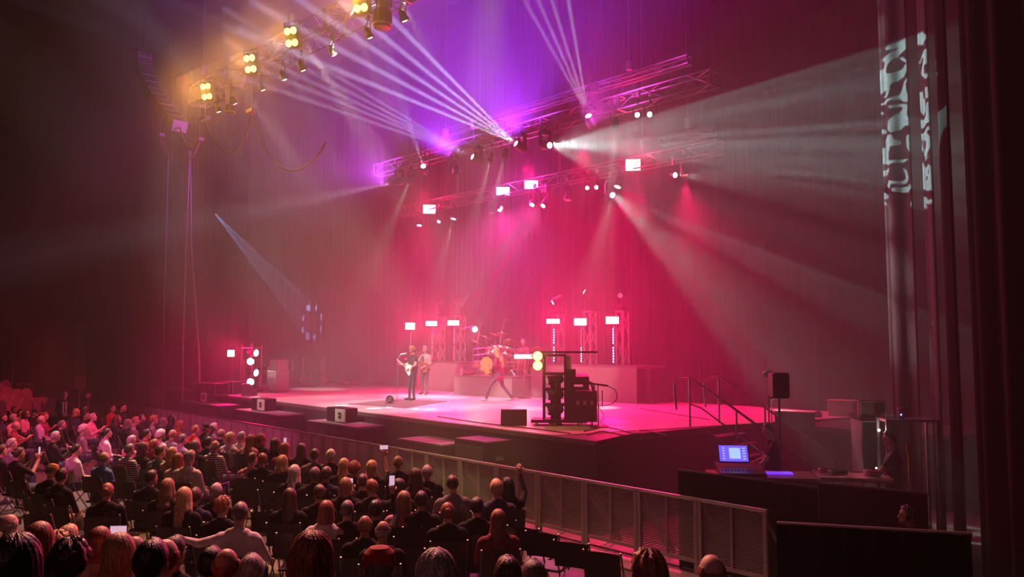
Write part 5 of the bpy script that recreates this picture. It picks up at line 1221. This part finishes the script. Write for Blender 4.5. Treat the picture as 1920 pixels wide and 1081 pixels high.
# ---------------------------------------------------------------- standing figures
def standing(arms, feet=((-.11, 0), (.11, .02)), knees=None, hip=.92, lean=0.0, sway=0, wide=1.0, coat=False):
    """arms: (elbow, wrist, palm) for the left(-x) and right(+x) arm; feet: (x, y) of the ankles"""
    sh = hip + .50; ly = lean
    c = [((-.08 + sway, 0, hip), .12, (.08 + sway, 0, hip), .12, LEG), ((-.07 + sway, 0, hip + .08), .115 * wide, (-.10, ly - .0, hip + .40), .108 * wide, TOP), ((.07 + sway, 0, hip + .08), .115 * wide, (.10, ly, hip + .40), .108 * wide, TOP),
         ((0, ly * .5 + .02, hip + .12), .12 * wide, (0, ly, hip + .4), .12 * wide, TOP), ((-.15, ly - .01, sh), .062, (.15, ly - .01, sh), .062, TOP), ((0, ly, sh + .03), .07, (0, ly + .01, sh + .06), .055, TOP), ((0, ly, sh + .05), .054, (0, ly + .025, sh + .16), .049, SKIN)]
    for k, s in enumerate((-1, 1)):
        fx, fy = feet[k]; H = V((s * .09 + sway, 0, hip)); Fn = V((fx, fy, .09)); K = V(knees[k]) if knees else H.lerp(Fn, .48) + V((0, .04, 0))
        c += [(H, .092, K, .062, LEG), (K, .06, Fn, .045, LEG), (Fn + V((0, -.01, -.03)), .044, Fn + V((s * .02, .15, -.052)), .036, SHOE)]
    if coat: c += [((-.10 + sway, 0, hip - .1), .125, (.10 + sway, 0, hip - .1), .125, TOP)]
    hands = []
    for s, (el, wr, pl, nrm, curl) in zip((-1, 1), arms):
        S = V((s * .185, ly - .01, sh - .01)); E, Wr, P = V(el), V(wr), V(pl)
        c += [(S, .058, S.lerp(E, .55), .050, TOP), (S.lerp(E, .5), .049, E, .042, FORE if not coat else TOP), (E, .041, Wr, .027, FORE), (Wr, .026, P, .029, SKIN)]
        hands.append((P, P - Wr, nrm, -s, curl))
    return c, hands, (0, ly + .045, sh + .245)
def figure(name_label, P, rz, arms, hair, hcl, mats, turn=0, tilt=0, voxel=.0125, **k):
    c, h, hc = standing(arms, **k); me, hl, M = person_mesh('person_body', c, hc, turn, tilt, h, voxel, 2)
    t = thing('person', name_label, 'person', P, rz); body_obj(me, t, mats)
    if hair: hair_obj(hair, hcl, t, hl, M, 1)
    return t, hl, M
def toward(a, b): return math.atan2(b[1] - a[1], b[0] - a[0]) - PI / 2
sk0 = skins[0]; skp = mat('skin_bright', (.66, .45, .36), .5, noise=.05, scale=20)
denim = mat('dark_denim', (.05, .05, .065), .8, noise=.3, scale=25, bump=.3); tee = mat('charcoal_tee', (.035, .034, .036), .85, noise=.2, scale=10, bump=.2)
# singer with guitar
P1 = PZ(774, 751, HS); P1.z = HS + .015; f1 = toward((0, 0), (-.20, -1))
gp = [((-.26, .06, 1.17), (-.08, .27, 1.05), (-.02, .29, 1.03), (0, -1, 0), .8), ((.30, .12, 1.18), (.40, .34, 1.20), (.43, .39, 1.22), (0, -.6, -.3), 1.0)]
gp = [((.0 - .26, .04, 1.16), (-.12, .26, 1.02), (-.06, .29, 1.0), (0, -1, -.2), .7), ((.27, .12, 1.15), (.30, .36, 1.16), (.31, .41, 1.19), (0, -.8, .3), 1.0)]
t, hl, M = figure('singer in a dark tee, jeans and yellow bandana playing a pale guitar', P1, f1, gp, 'pony', 'bl', [skp, tee, denim, blk, skp, eye_m, lip_m], turn=.3, feet=((-.13, .02), (.13, .06)), wide=1.12)
g = G(); g.lathe((0, -.004, .045), [(.088, -.0), (.094, .012), (.092, .035), (.066, .062), (0, .080)], 20); g.tube([(0, -.1, .06), (.03, -.14, -.02), (.02, -.15, -.1)], [.02, .018, .006], 6); o = g.build('bandana', mat('bandana_yellow', (.85, .42, .08), .7), t, True); o.location = hl; o.rotation_euler = M.to_euler(); glasses_obj(t, hl, M, phm)
def guitar(P, rz, roll, label, body_col, name='electric_guitar', L=.62):
    t = thing(name, label, 'guitar', P, rz, None, rot=(0, roll, rz))
    g = G(); out = [(-.24, -.10), (-.20, -.17), (-.08, -.17), (.0, -.12), (.10, -.15), (.18, -.11), (.12, -.03), (.12, .03), (.20, .10), (.12, .15), (.0, .12), (-.08, .17), (-.20, .17), (-.24, .10), (-.22, 0)]
    g.prism(out, 'y', -.022, .022); g.build('guitar_body', body_col, t)
    g = G(); g.prism([(-.14, -.09), (.06, -.08), (.08, .0), (-.1, .05)], 'y', .022, .026); g.build('pickguard', mat('pickguard', (.06, .05, .05), .3), t)
    g = G(); g.box((.10 + L / 2, .012, 0), (L, .022, .045)); g.build('neck', mat('neck_maple', (.5, .3, .2), .4), t)
    g = G(); g.prism([(.10 + L, -.025), (.26 + L, -.045), (.28 + L, .03), (.10 + L, .025)], 'y', .0, .018); g.build('headstock', mat('neck_maple', (.5, .3, .2), .4), t)
    g = G(); g.tube(catmull([(-.24, 0, 0), (-.3, -.25, .35), (-.05, -.30, .62), (.22, -.1, .45), (.18, 0, .1)], 5), .012, 5); g.build('strap', blk, t); return t
Rf = RZ(f1); guitar(P1 + Rf @ V((-.04, .20, 1.04)), f1, -.32, 'pale electric guitar held by the singer', mat('guitar_cream', (.75, .68, .45), .25))
# second guitarist
P2 = PZ(797, 740, HS); P2.z = HS + .012; f2 = toward((0, 0), (.25, -1)); beige = mat('beige_shirt', (.62, .56, .42), .8, noise=.12, scale=12, bump=.3)
t, hl, M = figure('guitarist in an open beige shirt standing behind the singer', P2, f2, gp, 'crew', 'lb', [skp, beige, mat('grey_trousers', (.09, .085, .09), .8), blk, beige, eye_m, lip_m], turn=-.1, tilt=-.1, wide=1.12)
g = G(); g.prism([(-.05, 1.03), (.05, 1.03), (.035, 1.42), (-.035, 1.42)], 'y', .132, .142); g.build('undershirt', tee, t)
Rf = RZ(f2); guitar(P2 + Rf @ V((-.04, .20, 1.04)), f2, -.32, 'brown electric guitar held by the man in the beige shirt', mat('guitar_brown', (.4, .14, .06), .25))
# walking player in magenta
P3 = PZ(937, 752, HS); P3.z = HS + .012; f3 = toward((0, 0), (-.80, -.55)); velvet = mat('magenta_velvet', (.42, .02, .16), .8, noise=.25, scale=10, bump=.3)
t, hl, M = figure('long-haired bass player in a magenta jacket striding before the drum riser', P3, f3, [((-.27, .05, 1.12), (-.10, .30, 1.02), (-.04, .33, 1.0), (0, -1, 0), .8), ((.26, .10, 1.14), (.24, .36, 1.10), (.23, .42, 1.12), (0, -.8, .3), 1)], 'long', 'bl', [skp, velvet, mat('purple_grey_jeans', (.12, .10, .15), .8), mat('white_shoes', (.7, .66, .62), .5), velvet, eye_m, lip_m],
    tilt=-.35, feet=((-.14, .42), (.14, -.38)), knees=((-.12, .30, .50), (.11, -.06, .50)), hip=.86, lean=.08, coat=True)
Rf = RZ(f3); guitar(P3 + Rf @ V((-.04, .22, 1.00)), f3, -.2, 'dark red bass guitar held by the player in the magenta jacket', mat('guitar_red', (.4, .08, .08), .25), 'bass_guitar', .78)
# drummer behind the kit
P4 = PY(983, 655, 21.2); b4 = V((P4.x, 21.2, DZ - .0)); arms4 = [((-.30, .14, .76), (-.30, .38, .86), (-.29, .44, .88), (0, .2, -1), .9), ((.30, .14, .78), (.34, .36, .95), (.35, .42, .98), (0, .2, -1), .9)]
c, h = seated_caps([a[:3] for a in arms4], .04); 
for i in range(2): h[i] = (*h[i][:4], .9)
me, hl, M = person_mesh('person_body', c, (0, .07, 1.215), 0, 0, h, .013, 2)
t = thing('person', 'drummer in a dark red patterned shirt sitting behind the drum kit', 'person', b4, PI + .12); body_obj(me, t, [skp, mat('drummer_shirt', (.22, .05, .07), .8, noise=.5, scale=18), denim, blk, skp, eye_m, lip_m]); hair_obj('short', 'dg', t, hl, M, 2)
for i, s in enumerate((-1, 1)):
    a = b4 + RZ(PI + .12) @ V((s * .31, .42, .93)); b = a + RZ(PI + .12) @ V((s * -.05, .30, -.02 + .06 * i)); g = G(); g.tube([a, b], .010, 5); tag(g.build('drumstick', mat('stick_wood', (.7, .5, .3), .5)), ['drumstick in the right hand of the drummer', 'drumstick in the left hand of the drummer'][i], 'drumstick', 'drumsticks')
t = thing('drum_stool', 'round drum stool under the drummer', 'stool', b4); g = G(); g.lathe((0, 0, 0), [(.2, 0), (.04, .05), (.04, .34), (.17, .36), (.17, .40), (0, .41)], 14); g.build('seat', blk, t)

# man in a suit in the far aisle
suit = mat('black_suit', (.012, .011, .013), .7); P = PD(121, 741, 27.0); hh = P.z; pz = PZ(121, 742, 1.62)
pose_fold = [((-.24, .04, 1.14), (-.06, .20, 1.02), (.0, .22, 1.0), (0, -1, 0), .5), ((.24, .04, 1.14), (.06, .20, 1.02), (.0, .24, 1.01), (0, -1, 0), .5)]
t, hl, M = figure('grey-haired usher in a black suit, white shirt and tie standing by the red seats', (pz.x, pz.y, 0), toward(pz, (-14, 6)), pose_fold, 'short', 'gy', [sk0, suit, suit, blk, suit, eye_m, lip_m], coat=True)
g = G(); g.prism([(-.06, 1.05), (.06, 1.05), (.075, 1.44), (-.075, 1.44)], 'y', .128, .150); g.build('shirt_front', mat('white_shirt', (.8, .78, .76), .7), t); g = G(); g.prism([(-.02, 1.08), (.02, 1.08), (.012, 1.44), (-.012, 1.44)], 'y', .150, .158); g.build('necktie', mat('dark_tie', (.05, .01, .02), .6), t)

# ---------------------------------------------------------------- red seats on the side stand, railing and panels for lit wall strips
seat_r = mat('seat_red', (.55, .015, .03), .45); seat_g = mat('seat_grey', (.30, .20, .24), .5)
def stadium_seat():
    t = thing('stadium_seat', '-', 'seat', (0, 0, 0))
    g = G(); pr = [(-.21, .42), (-.22, .70), (-.17, .92), (-.08, 1.0), (.08, 1.0), (.17, .92), (.22, .70), (.21, .42)]; g.prism(pr, 'y', -.25, -.20); g.build('backrest', seat_r, t)
    g = G(); g.bbox((0, 0, .44), (.44, .42, .06), .02); g.build('seat', seat_r, t)
    g = G(); g.box((0, -.12, .2), (.34, .05, .42)); g.build('pedestal', blk, t); return t
S0 = stadium_seat(); cnt = 0
stand_rows = [(1, 731, 1), (14, 724, 0), (18, 738, 0), (36, 742, 0), (54, 741, 1), (3, 752, 1), (20, 752, 0), (38, 757, 0), (55, 760, 0), (72, 759, 0), (86, 758, 0), (101, 763, 1), (8, 765, 1)]
for i, (u, v, gq) in enumerate(stand_rows):
    D = 45 - (v - 724) * .22; p = PD(u, v, D); zf = p.z - .75
    o = S0 if i == 0 else copy_tree(S0); o.scale = (1.15,) * 3; o.location = (p.x, p.y, zf - .1); rz = toward(p, (-20, 13)) ; o.rotation_euler = (0, 0, rz)
    o['label'] = ('grey' if gq else 'red') + ' empty stadium seat, ' + ['at the frame edge in the upper row', 'topmost of all', 'below the topmost one', 'right of the one below the topmost', 'upper one alone at the right', 'at the frame edge in the middle row', 'second from the edge in the middle row', 'third from the edge in the middle row', 'fourth, low in the middle row', 'left one of the low red pair', 'right one of the low red pair', 'nearest the man in the suit', 'lowest at the frame edge'][i]; o['group'] = 'empty seats of the side stand'
    if gq:
        for ch in o.children:
            if ch.name.startswith(('backrest', 'seat')): ch.material_slots[0].link = 'OBJECT'; ch.material_slots[0].material = seat_g
    t = thing('stand_step', 'dark step carrying the ' + ' '.join(o['label'].split()[:11]), 'step', (p.x, p.y, 0), rz, 'steps of the side stand'); zt = zf - .1
    g = G(); g.box((0, 0, max(.05, zt) / 2), (.75, .9, max(.05, zt))); g.build('step_block', stepm, t)
for k, (u0, u1, D, z0, z1, lab) in enumerate([(-12, 27, 46, .0, 2.05, 'grey metal railing behind the red seats at the frame edge'), (30, 66, 44, .0, 1.55, 'lower grey metal railing stepping down behind the red seats')]):
    a = PD(u0, 700, D); b = PD(u1, 700, D - 1); t = thing('railing', lab, 'railing', (a.x, a.y, 0), math.atan2(b.y - a.y, b.x - a.x), 'railings behind the red seats'); L_ = math.hypot(b.x - a.x, b.y - a.y)
    g = G(); g.box((L_ / 2, 0, z1), (L_, .05, .05)); g.box((L_ / 2, 0, z1 - 1.05), (L_, .05, .05)); g.build('rail', dalu, t); n = max(4, int(L_ / .22))
    for i in range(n): g = G(); g.box((L_ * (i + .5) / n, 0, z1 / 2), (.035, .035, z1)); g.build('baluster', dalu, t)
for (u, v0, v1, w, lab) in [(154, 608, 730, .62, 'tall pale narrow panel standing for the lit wall between the left curtains'), (28, 606, 702, .22, 'slim pale vertical panel standing for lit wall near the left frame edge')]:
    a = PD(u, v0, 47); b = PD(u, v1, 47); t = thing('lit_wall_panel', lab, 'panel', (a.x, a.y, b.z), .6)
    H = a.z - b.z; g = G(); g.bbox((0, 0, H / 2), (w * 1.05, .08, H), .01); g.build('panel', mat('lit_wall_tone', (.20, .15, .14), .7, noise=.3, scale=1.5), t)  # pale panel added where the lit wall shows between the curtains
    g = G(); g.tube([(0, .03, -b.z), (0, .03, .1)], .03, 6); g.build('pole', dalu, t)
p = PD(167, 742, 40); t = thing('wall_lamp', 'small round unlit lamp below the tall pale panel', 'lamp', (p.x, p.y, 0)); g = G(); g.tube([(0, 0, 0), (0, 0, p.z - .08)], .03, 6); g.build('pole', dalu, t); g = G(); g.sph((0, 0, p.z), .14, 12, 8); g.build('lamp_head', seat_g, t)

# ---------------------------------------------------------------- right wing: steps with handrails
st = thing('stage_stairs', 'dark metal stairs with two looped handrails going down beside the stage', 'stairs', (0, 0, 0))
x0, yS, yN = -9.72, 15.25, 16.45
nst = 7
for i in range(nst):
    z = HS - (i + 1) * HS / (nst + 1); x = x0 + .16 + i * .30
    g = G(); g.bbox((x + .02, (yS + yN) / 2, z), (.30, yN - yS - .12, .045), .01); g.build('tread', mat('tread_black', (.05, .04, .045), .5), st)
for y in (yS + .03, yN - .03): g = G(); g.prism([(x0 + .0, HS - .05), (x0, HS - .35), (x0 + 2.2, 0), (x0 + 2.4, 0), (x0 + 2.4, .12)], 'y', y - .02, y + .02); g.build('stringer', blk, st)
hrm = mat('handrail_steel', (.16, .13, .14), .35, .8)
for y in (yS, yN):
    g = G(); P_ = [(x0 - .75, y, HS + .35), (x0 - .80, y, HS + .85), (x0 - .68, y, HS + 1.02), (x0 - .45, y, HS + 1.05), (x0 - .1, y, HS + .92), (x0 + 2.35, y, .95), (x0 + 2.55, y, .72), (x0 + 2.45, y, .5)]
    g.tube(catmull(P_, 5), .024, 8); g.build('handrail', hrm, st)
    g = G(); g.tube([(x0 - .40, y, HS + .50), (x0 - .1, y, HS + .42), (x0 + 2.3, y, .50)], .018, 6); g.build('mid_rail', hrm, st)
    for x, zb, zt in ((x0 - .40, HS, HS + 1.05), (x0 + .75, .95, HS + .42), (x0 + 1.6, .5, HS - .1), (x0 + 2.3, 0, .97)): g = G(); g.tube([(x, y, zb), (x, y, zt)], .022, 6); g.build('rail_post', hrm, st)
# side platform with amplifiers
t = thing('side_platform', 'black side platform right of the stage with amplifiers on it', 'platform', (-7.15, 18.6, 0))
g = G(); g.box((0, 0, HS - .06), (3.1, 2.4, .08)); g.build('platform_top', woodk, t); g = G(); g.box((0, -1.18, HS / 2 - .05), (3.1, .02, HS - .1)); g.box((1.54, 0, HS / 2 - .05), (.02, 2.38, HS - .1)); g.build('skirt', blkfab, t)
PZT = HS - .02
p = PZ(1570, 782, PZT); t = thing('guitar_amplifier', 'olive green amplifier cabinet on the side platform', 'amplifier', (p.x, p.y + .3, PZT), .2)
g = G(); g.bbox((0, 0, .20), (.62, .36, .40), .02); g.build('cabinet', mat('olive_tolex', (.26, .27, .14), .7, noise=.2, scale=20), t); g = G(); g.bbox((0, 0, .415), (.66, .38, .03), .01); g.build('lid', mat('lid_pale', (.5, .5, .4), .6), t); g = G(); g.box((0, -.185, .19), (.54, .012, .3)); g.build('grille', mat('olive_cloth', (.30, .30, .18), .8, bump=.4, scale=60), t)
for u, w in ((1515, .5), (1600, .3)):
    p = PZ(u, 783, PZT); t = thing('effects_case', 'small black case on the side platform ' + ('left of' if u == 1515 else 'right of') + ' the olive amplifier', 'case', (p.x, p.y + .15, PZT), .2); g = G(); g.bbox((0, 0, .07), (w, .25, .14), .02); g.build('body', blk, t); g = G(); g.bbox((0, 0, .155), (w * .8, .2, .03), .01); g.build('lid', mat('pedal_red', (.5, .05, .06), .4), t)
D2 = 15.6
p = PD(1640, 786, D2); zt = p.z; t = thing('amplifier_rack', 'tall black equipment rack with a small work lamp and looping white cables', 'rack', (p.x, p.y, 0), .7)
g = G(); g.box((0, .28, zt / 2), (.64, .02, zt)); g.box((-.31, 0, zt / 2), (.02, .56, zt)); g.box((.31, 0, zt / 2), (.02, .56, zt)); g.box((0, 0, zt - .01), (.66, .6, .02)); g.box((0, 0, .06), (.64, .56, .1)); g.build('rack_frame', blk, t)
for k, z in enumerate((.35, .55, .72, .9, 1.06)):
    g = G(); g.bbox((0, .0, z), (.58, .45, .12), .006); o = g.build('rack_unit', [dpl, dalu, dpl, dalu, dpl][k], t)
    g = G()
    for j in range(5): g.box((-.2 + j * .1, -.23, z), (.04, .01, .03))
    g.build('button', alu, o)
g = G(); g.tube(catmull([(-.24, -.24, 1.15), (-.12, -.32, 1.02), (0, -.30, 1.10), (.14, -.3, 1.14), (.2, -.3, .98), (.1, -.3, .82), (-.02, -.3, .86)], 6), .012, 5); g.build('cable_loop', mat('white_cable', (.7, .68, .66), .5, noise=0), t)
lp = PD(1648, 806, D2 - .5); g = G(); g.sph((0, 0, 0), .022, 10, 8); l_ = thing('work_lamp', 'tiny warm work lamp shining inside the equipment rack', 'lamp', lp); g.build('bulb', lens_mat('work', (1, .9, .6), 30), l_); g = G(); g.tube([(0, 0, -.02), (0, .02, -.3)], .012, 5); g.build('stem', alu, l_); point('work_lamp_output', lp + V((0, -.04, .03)), 1.6, (1, .85, .6), .02)
lp = PD(1643, 877, D2 - .5); g = G(); g.sph((0, 0, 0), .014, 10, 8); l_ = thing('work_lamp', 'second tiny white lamp low in front of the equipment rack', 'lamp', lp); g.build('bulb', lens_mat('work', (1, .9, .6), 30), l_); g = G(); g.tube([(0, 0, 0), (.05, .25, .0)], .008, 5); g.build('stem', alu, l_); point('work_lamp_output', lp + V((0, -.03, .03)), .5, (.9, .95, 1), .02)
t = thing('combo_amplifier', 'brown combo amplifier with a pale frame on top of the equipment rack', 'amplifier', (p.x - .05, p.y, zt), .55)
g = G(); g.bbox((0, 0, .17), (.44, .26, .33), .02); g.build('cabinet', mat('combo_dark', (.06, .04, .04), .7), t); g = G(); g.box((0, -.136, .17), (.38, .012, .27)); g.build('grille', mat('combo_cloth', (.16, .09, .08), .8, bump=.5, scale=70), t)
g = G()
for x in (-.2, .2): g.box((x, -.138, .17), (.015, .014, .3))
for z in (.025, .315): g.box((0, -.138, z), (.415, .014, .015))
g.build('front_frame', mat('combo_piping', (.55, .42, .4), .5), t)
p = PD(1700, 786, 15.2); t = thing('utility_table', 'black side table with a lit device at the foot of the leg curtain', 'table', (p.x, p.y, 0), .7)
g = G(); g.bbox((0, 0, p.z), (.85, .5, .04), .01); g.build('table_top', dalu, t)
for x in (-.4, .4):
    for y in (-.22, .22): g = G(); g.box((x, y, p.z / 2), (.04, .04, p.z)); g.build('leg', dalu, t)
q = PD(1690, 783, 15.1); t = thing('wireless_receiver', 'small grey device with a blue light on the side table', 'device', (q.x, q.y, p.z + .02), .7); g = G(); g.bbox((0, 0, .09), (.11, .1, .18), .01); g.build('body', seat_g, t); g = G(); g.sph((-.02, -.052, .07), .014, 8, 6); g.build('indicator', LB, t)
# speaker on pole
p = PD(1460, 722, 14.6); t = thing('pole_speaker', 'black loudspeaker on a tall pole beside the stairs', 'speaker', (p.x, p.y, 0), .9)
g = G(); g.bbox((0, 0, p.z), (.30, .26, .44), .03); g.build('cabinet', blk, t); g = G(); g.box((0, -.14, p.z), (.25, .012, .38)); g.build('grille', grl, t); g = G(); g.tube([(0, 0, .05), (0, 0, p.z - .2)], .02, 6); g.build('pole', blk, t)
for k in range(3): w = k * 2.09; g = G(); g.tube([(0, 0, .6), (.4 * math.cos(w), .4 * math.sin(w), .01)], .014, 5); g.build('leg', blk, t)
p = PD(1440, 700, 15.0); t = thing('microphone_stand', 'microphone with a pale round head beside the pole speaker', 'microphone stand', (p.x, p.y, 0)); g = G(); g.tube([(0, 0, 0), (0, 0, p.z)], .014, 5); g.lathe((0, 0, 0), [(.15, 0), (.15, .015), (0, .03)], 12); g.build('pole', dalu, t); g = G(); g.sph((0, 0, p.z), (.10, .10, .07), 12, 8); g.build('head', mat('mic_pale', (.5, .5, .5), .6), t)
p = PZ(1490, 769, HS + .35); t = thing('desk_lamp', 'small desk with a lit white sheet behind the stairs', 'desk', (p.x, p.y, HS), .3); g = G(); g.bbox((0, 0, .33), (.9, .4, .03), .008); g.build('sheet', mat('white_paper', (.8, .76, .74), .6), t); g = G(); g.box((0, 0, .16), (.8, .34, .31)); g.build('body', blk, t); g = G(); g.tube([(-.5, 0, .0), (-.5, 0, .55), (-.38, -.02, .62)], .012, 5); g.sph((-.36, -.02, .60), .03, 8, 6); g.build('gooseneck', alu, t); point('desk_lamp_output', (p.x - .3, p.y - .05, HS + .58), 3, (1, .9, .75), .03)
# monitor console
Dc = 13.9; p = PD(1428, 884, Dc); yaw = YAW - .12; cz = p.z
t = thing('mixing_console', 'mixing console on a long black case with a glowing blue screen', 'mixing console', (p.x, p.y, 0), yaw)
g = G(); g.bbox((0, 0, cz / 2 - .05), (1.65, .72, cz - .12), .02); g.build('case', blk, t); g = G(); g.bbox((0, 0, cz - .06), (1.72, .80, .05), .01); g.build('case_lid', mat('case_red_edge', (.25, .10, .11), .4), t)
g = G(); g.prism([(-.35, cz - .04), (.35, cz - .04), (.35, cz + .10), (-.35, cz + .02)], 'x', -.70, .02); g.build('console_body', dpl, t)
for i in range(12): g = G(); g.box((-.66 + i * .055, -.16 + .0, cz + .052), (.02, .05, .025)); g.build('fader', alu, t)
scr = mat('console_screen', (.02, .02, .04), .2, noise=0, emit=(.10, .06, 1), es=2.2); scr2 = mat('console_screen_pale', (.02, .02, .04), .2, noise=0, emit=(.4, .6, 1), es=1.2)
Ms = RX(-.55)
g = G(); g.bbox((-.42, .18, cz + .26), (.50, .04, .32), .01, Ms); g.build('screen_housing', dpl, t)
g = G(); g.box((-.42, .155, cz + .272), (.46, .006, .28), Ms); g.build('screen', scr, t)
g = G(); g.box((-.40, .149, cz + .275), (.18, .006, .19), Ms); g.build('screen_window', scr2, t)
for j in range(5):
    for x_, w_ in ((-.58, .035), (-.25, .05)): g = G(); g.box((x_, .150 + (j - 2) * .0245, cz + .272 + (j - 2) * .04), (w_, .006, .018), Ms); g.build('screen_icon', scr2, t)
g = G(); g.box((.02 + .25, -.02, cz - .01), (.42, .2, .02)); g.build('lit_strip', mat('console_violet', (.02, .02, .04), .3, noise=0, emit=(.2, .04, 1), es=1.2), t)
for x in (-.84, -.72): g = G(); g.box((x, -.37, cz - .28), (.09, .02, .16)); g.build('label_plate', alu, t)
point('console_screen_output', PD(1385, 845, Dc - .25), 2.2, (.3, .25, 1), .1)
# the engineers
dk_ = cloth('bk')
ph = PD(1446, 806, 14.9); L1 = toward((0, 0), (-.72, -.62))
reach = [((-.28, .22, 1.12), (-.24, .48, 1.04), (-.23, .55, 1.01), (0, .2, -1), .4), ((.26, .08, 1.14), (.18, .34, 1.05), (.16, .40, 1.02), (0, .2, -1), .5)]
t, hl, M = figure('sound engineer in black leaning to the glowing console, arm stretched', (ph.x, ph.y, ph.z - 1.665), L1, reach, None, None, [sk0, dk_, dk_, blk, sk0, eye_m, lip_m], tilt=-.2); hair_obj('crew', 'dg', t, hl, M, 0)
ph = PD(1673, 822, 14.3)
t, hl, M = figure('technician in dark clothes and dark glasses standing by the equipment rack', (ph.x, ph.y, ph.z - 1.665), toward((0, 0), (-.95, -.35)), reach, 'short', 'bk', [sk0, dk_, dk_, blk, sk0, eye_m, lip_m], tilt=-.1, wide=1.12); glasses_obj(t, hl, M, phm)
t_, b_, r_, hl_, M_ = A(1702, 966, 0, 'lapL', 'crew', 'dg', 'bk', 1, 'seated crew man with a headset behind the black drape, right side', turn=.3)
g = G(); g.tube(catmull([(-.09, 0, 0), (-.07, 0, .09), (0, 0, .135), (.07, 0, .09), (.09, 0, 0)], 4), .008, 5)
for s in (-1, 1): g.lathe((s * .092, 0, -.01), [(0, -.015), (.035, -.015), (.035, .015), (0, .015)], 12, RY(PI / 2))
g.tube([(-.09, .02, -.03), (-.07, .10, -.07)], .005, 4); o = g.build('headset', blk, t_); o.location = hl_; o.rotation_euler = M_.to_euler()
# table with cables
p = PD(1597, 894, 14.0); t = thing('cable_table', 'low red table covered with coiled cables in front of the technician', 'table', (p.x, p.y, 0), YAW - .2)
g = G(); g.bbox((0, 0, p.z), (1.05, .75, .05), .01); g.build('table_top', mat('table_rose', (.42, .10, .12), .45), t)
g = G()
for x in (-.53, .53): g.box((x, 0, p.z + .03), (.02, .78, .03))
for y in (-.38, .38): g.box((0, y, p.z + .03), (1.08, .02, .03))
g.build('edging', alu, t)
for x in (-.46, .46):
    for y in (-.3, .3): g = G(); g.box((x, y, p.z / 2), (.05, .05, p.z - .04)); g.build('leg', blk, t)
for k, (x, y, r_, m_) in enumerate([(-.22, -.05, .14, cable), (-.38, .1, .10, mat('cable_red', (.5, .05, .06), .5)), (.30, .0, .12, mat('cable_red', (.5, .05, .06), .5))]):
    g = G(); g.tube([(x + r_ * (1 + .08 * math.sin(i * 1.3)) * math.cos(i * .42), y + r_ * math.sin(i * .42), .045 + .0016 * i) for i in range(46)], .012, 5)
    o = g.build('coiled_cable', m_); o.location = (p.x, p.y, p.z); o.rotation_euler = (0, 0, YAW - .2); tag(o, ['black coil of cable on the red table', 'red coil at the far end of the red table', 'red coil nearest the technician on the table'][k], 'cable', 'cable coils on the table')
p = PD(1708, 925, 13.2); t = thing('guitar_stand', 'orange wooden guitar upright on a stand behind the technician', 'guitar', (p.x, p.y, 0), .5); z0 = p.z - .5
g = G(); g.tube([(-.16, -.05, 0), (0, .08, .5), (.16, -.05, 0)], .014, 5); g.tube([(0, .28, 0), (0, .08, .5)], .014, 5); g.build('stand', blk, t)
g = G(); g.prism([(0, z0), (.16, z0 + .03), (.19, z0 + .16), (.12, z0 + .27), (.14, z0 + .38), (.05, z0 + .45), (-.05, z0 + .45), (-.14, z0 + .38), (-.12, z0 + .27), (-.19, z0 + .16), (-.16, z0 + .03)], 'y', -.05, .05); g.build('guitar_body', mat('guitar_orange', (.6, .20, .05), .3), t)
g = G(); g.box((0, -.02, z0 + .78), (.05, .03, .7)); g.box((0, -.02, z0 + 1.17), (.08, .025, .16)); g.build('neck', mat('neck_maple', (.5, .3, .2), .4), t)
# black drapes on low frames
for (u0, v0, D0, u1, v1, D1, lab) in [(1272, 881, 12.2, 1533, 914, 11.9, 'low black drape fence in front of the mixing console'), (1458, 980, 9.4, 1822, 1001, 8.7, 'low black drape fence at the lower right corner'), (1536, 906, 12.6, 1740, 925, 12.4, 'low black drape fence in front of the cable table')]:
    a = PD(u0, v0, D0); b = PD(u1, v1, D1); t = thing('drape_fence', lab, 'barrier', (a.x, a.y, 0), math.atan2(b.y - a.y, b.x - a.x), 'low black drape fences'); L_ = math.hypot(b.x - a.x, b.y - a.y)
    g = G(); g.tube([(0, 0, a.z), (L_, 0, b.z)], .022, 8); g.build('top_pipe', mat('pipe_dark', (.12, .10, .11), .4), t)
    g = G(); n = int(L_ / .05); g.add([(L_ * i / n, -.03 + .02 * math.sin(i * 1.1), z) for z in (0.02, 1) for i in range(n + 1)], [(i, i + 1, n + 2 + i, n + 1 + i) for i in range(n)])
    g.v = [(x, y, z if z < .5 else (a.z + (b.z - a.z) * x / L_ - .01)) for x, y, z in g.v]; g.build('drape_cloth', blkfab, t, True)
    for x in (.03, L_ - .03): g = G(); g.tube([(x, .02, 0), (x, .02, a.z if x < 1 else b.z)], .02, 6); g.build('post', blk, t)
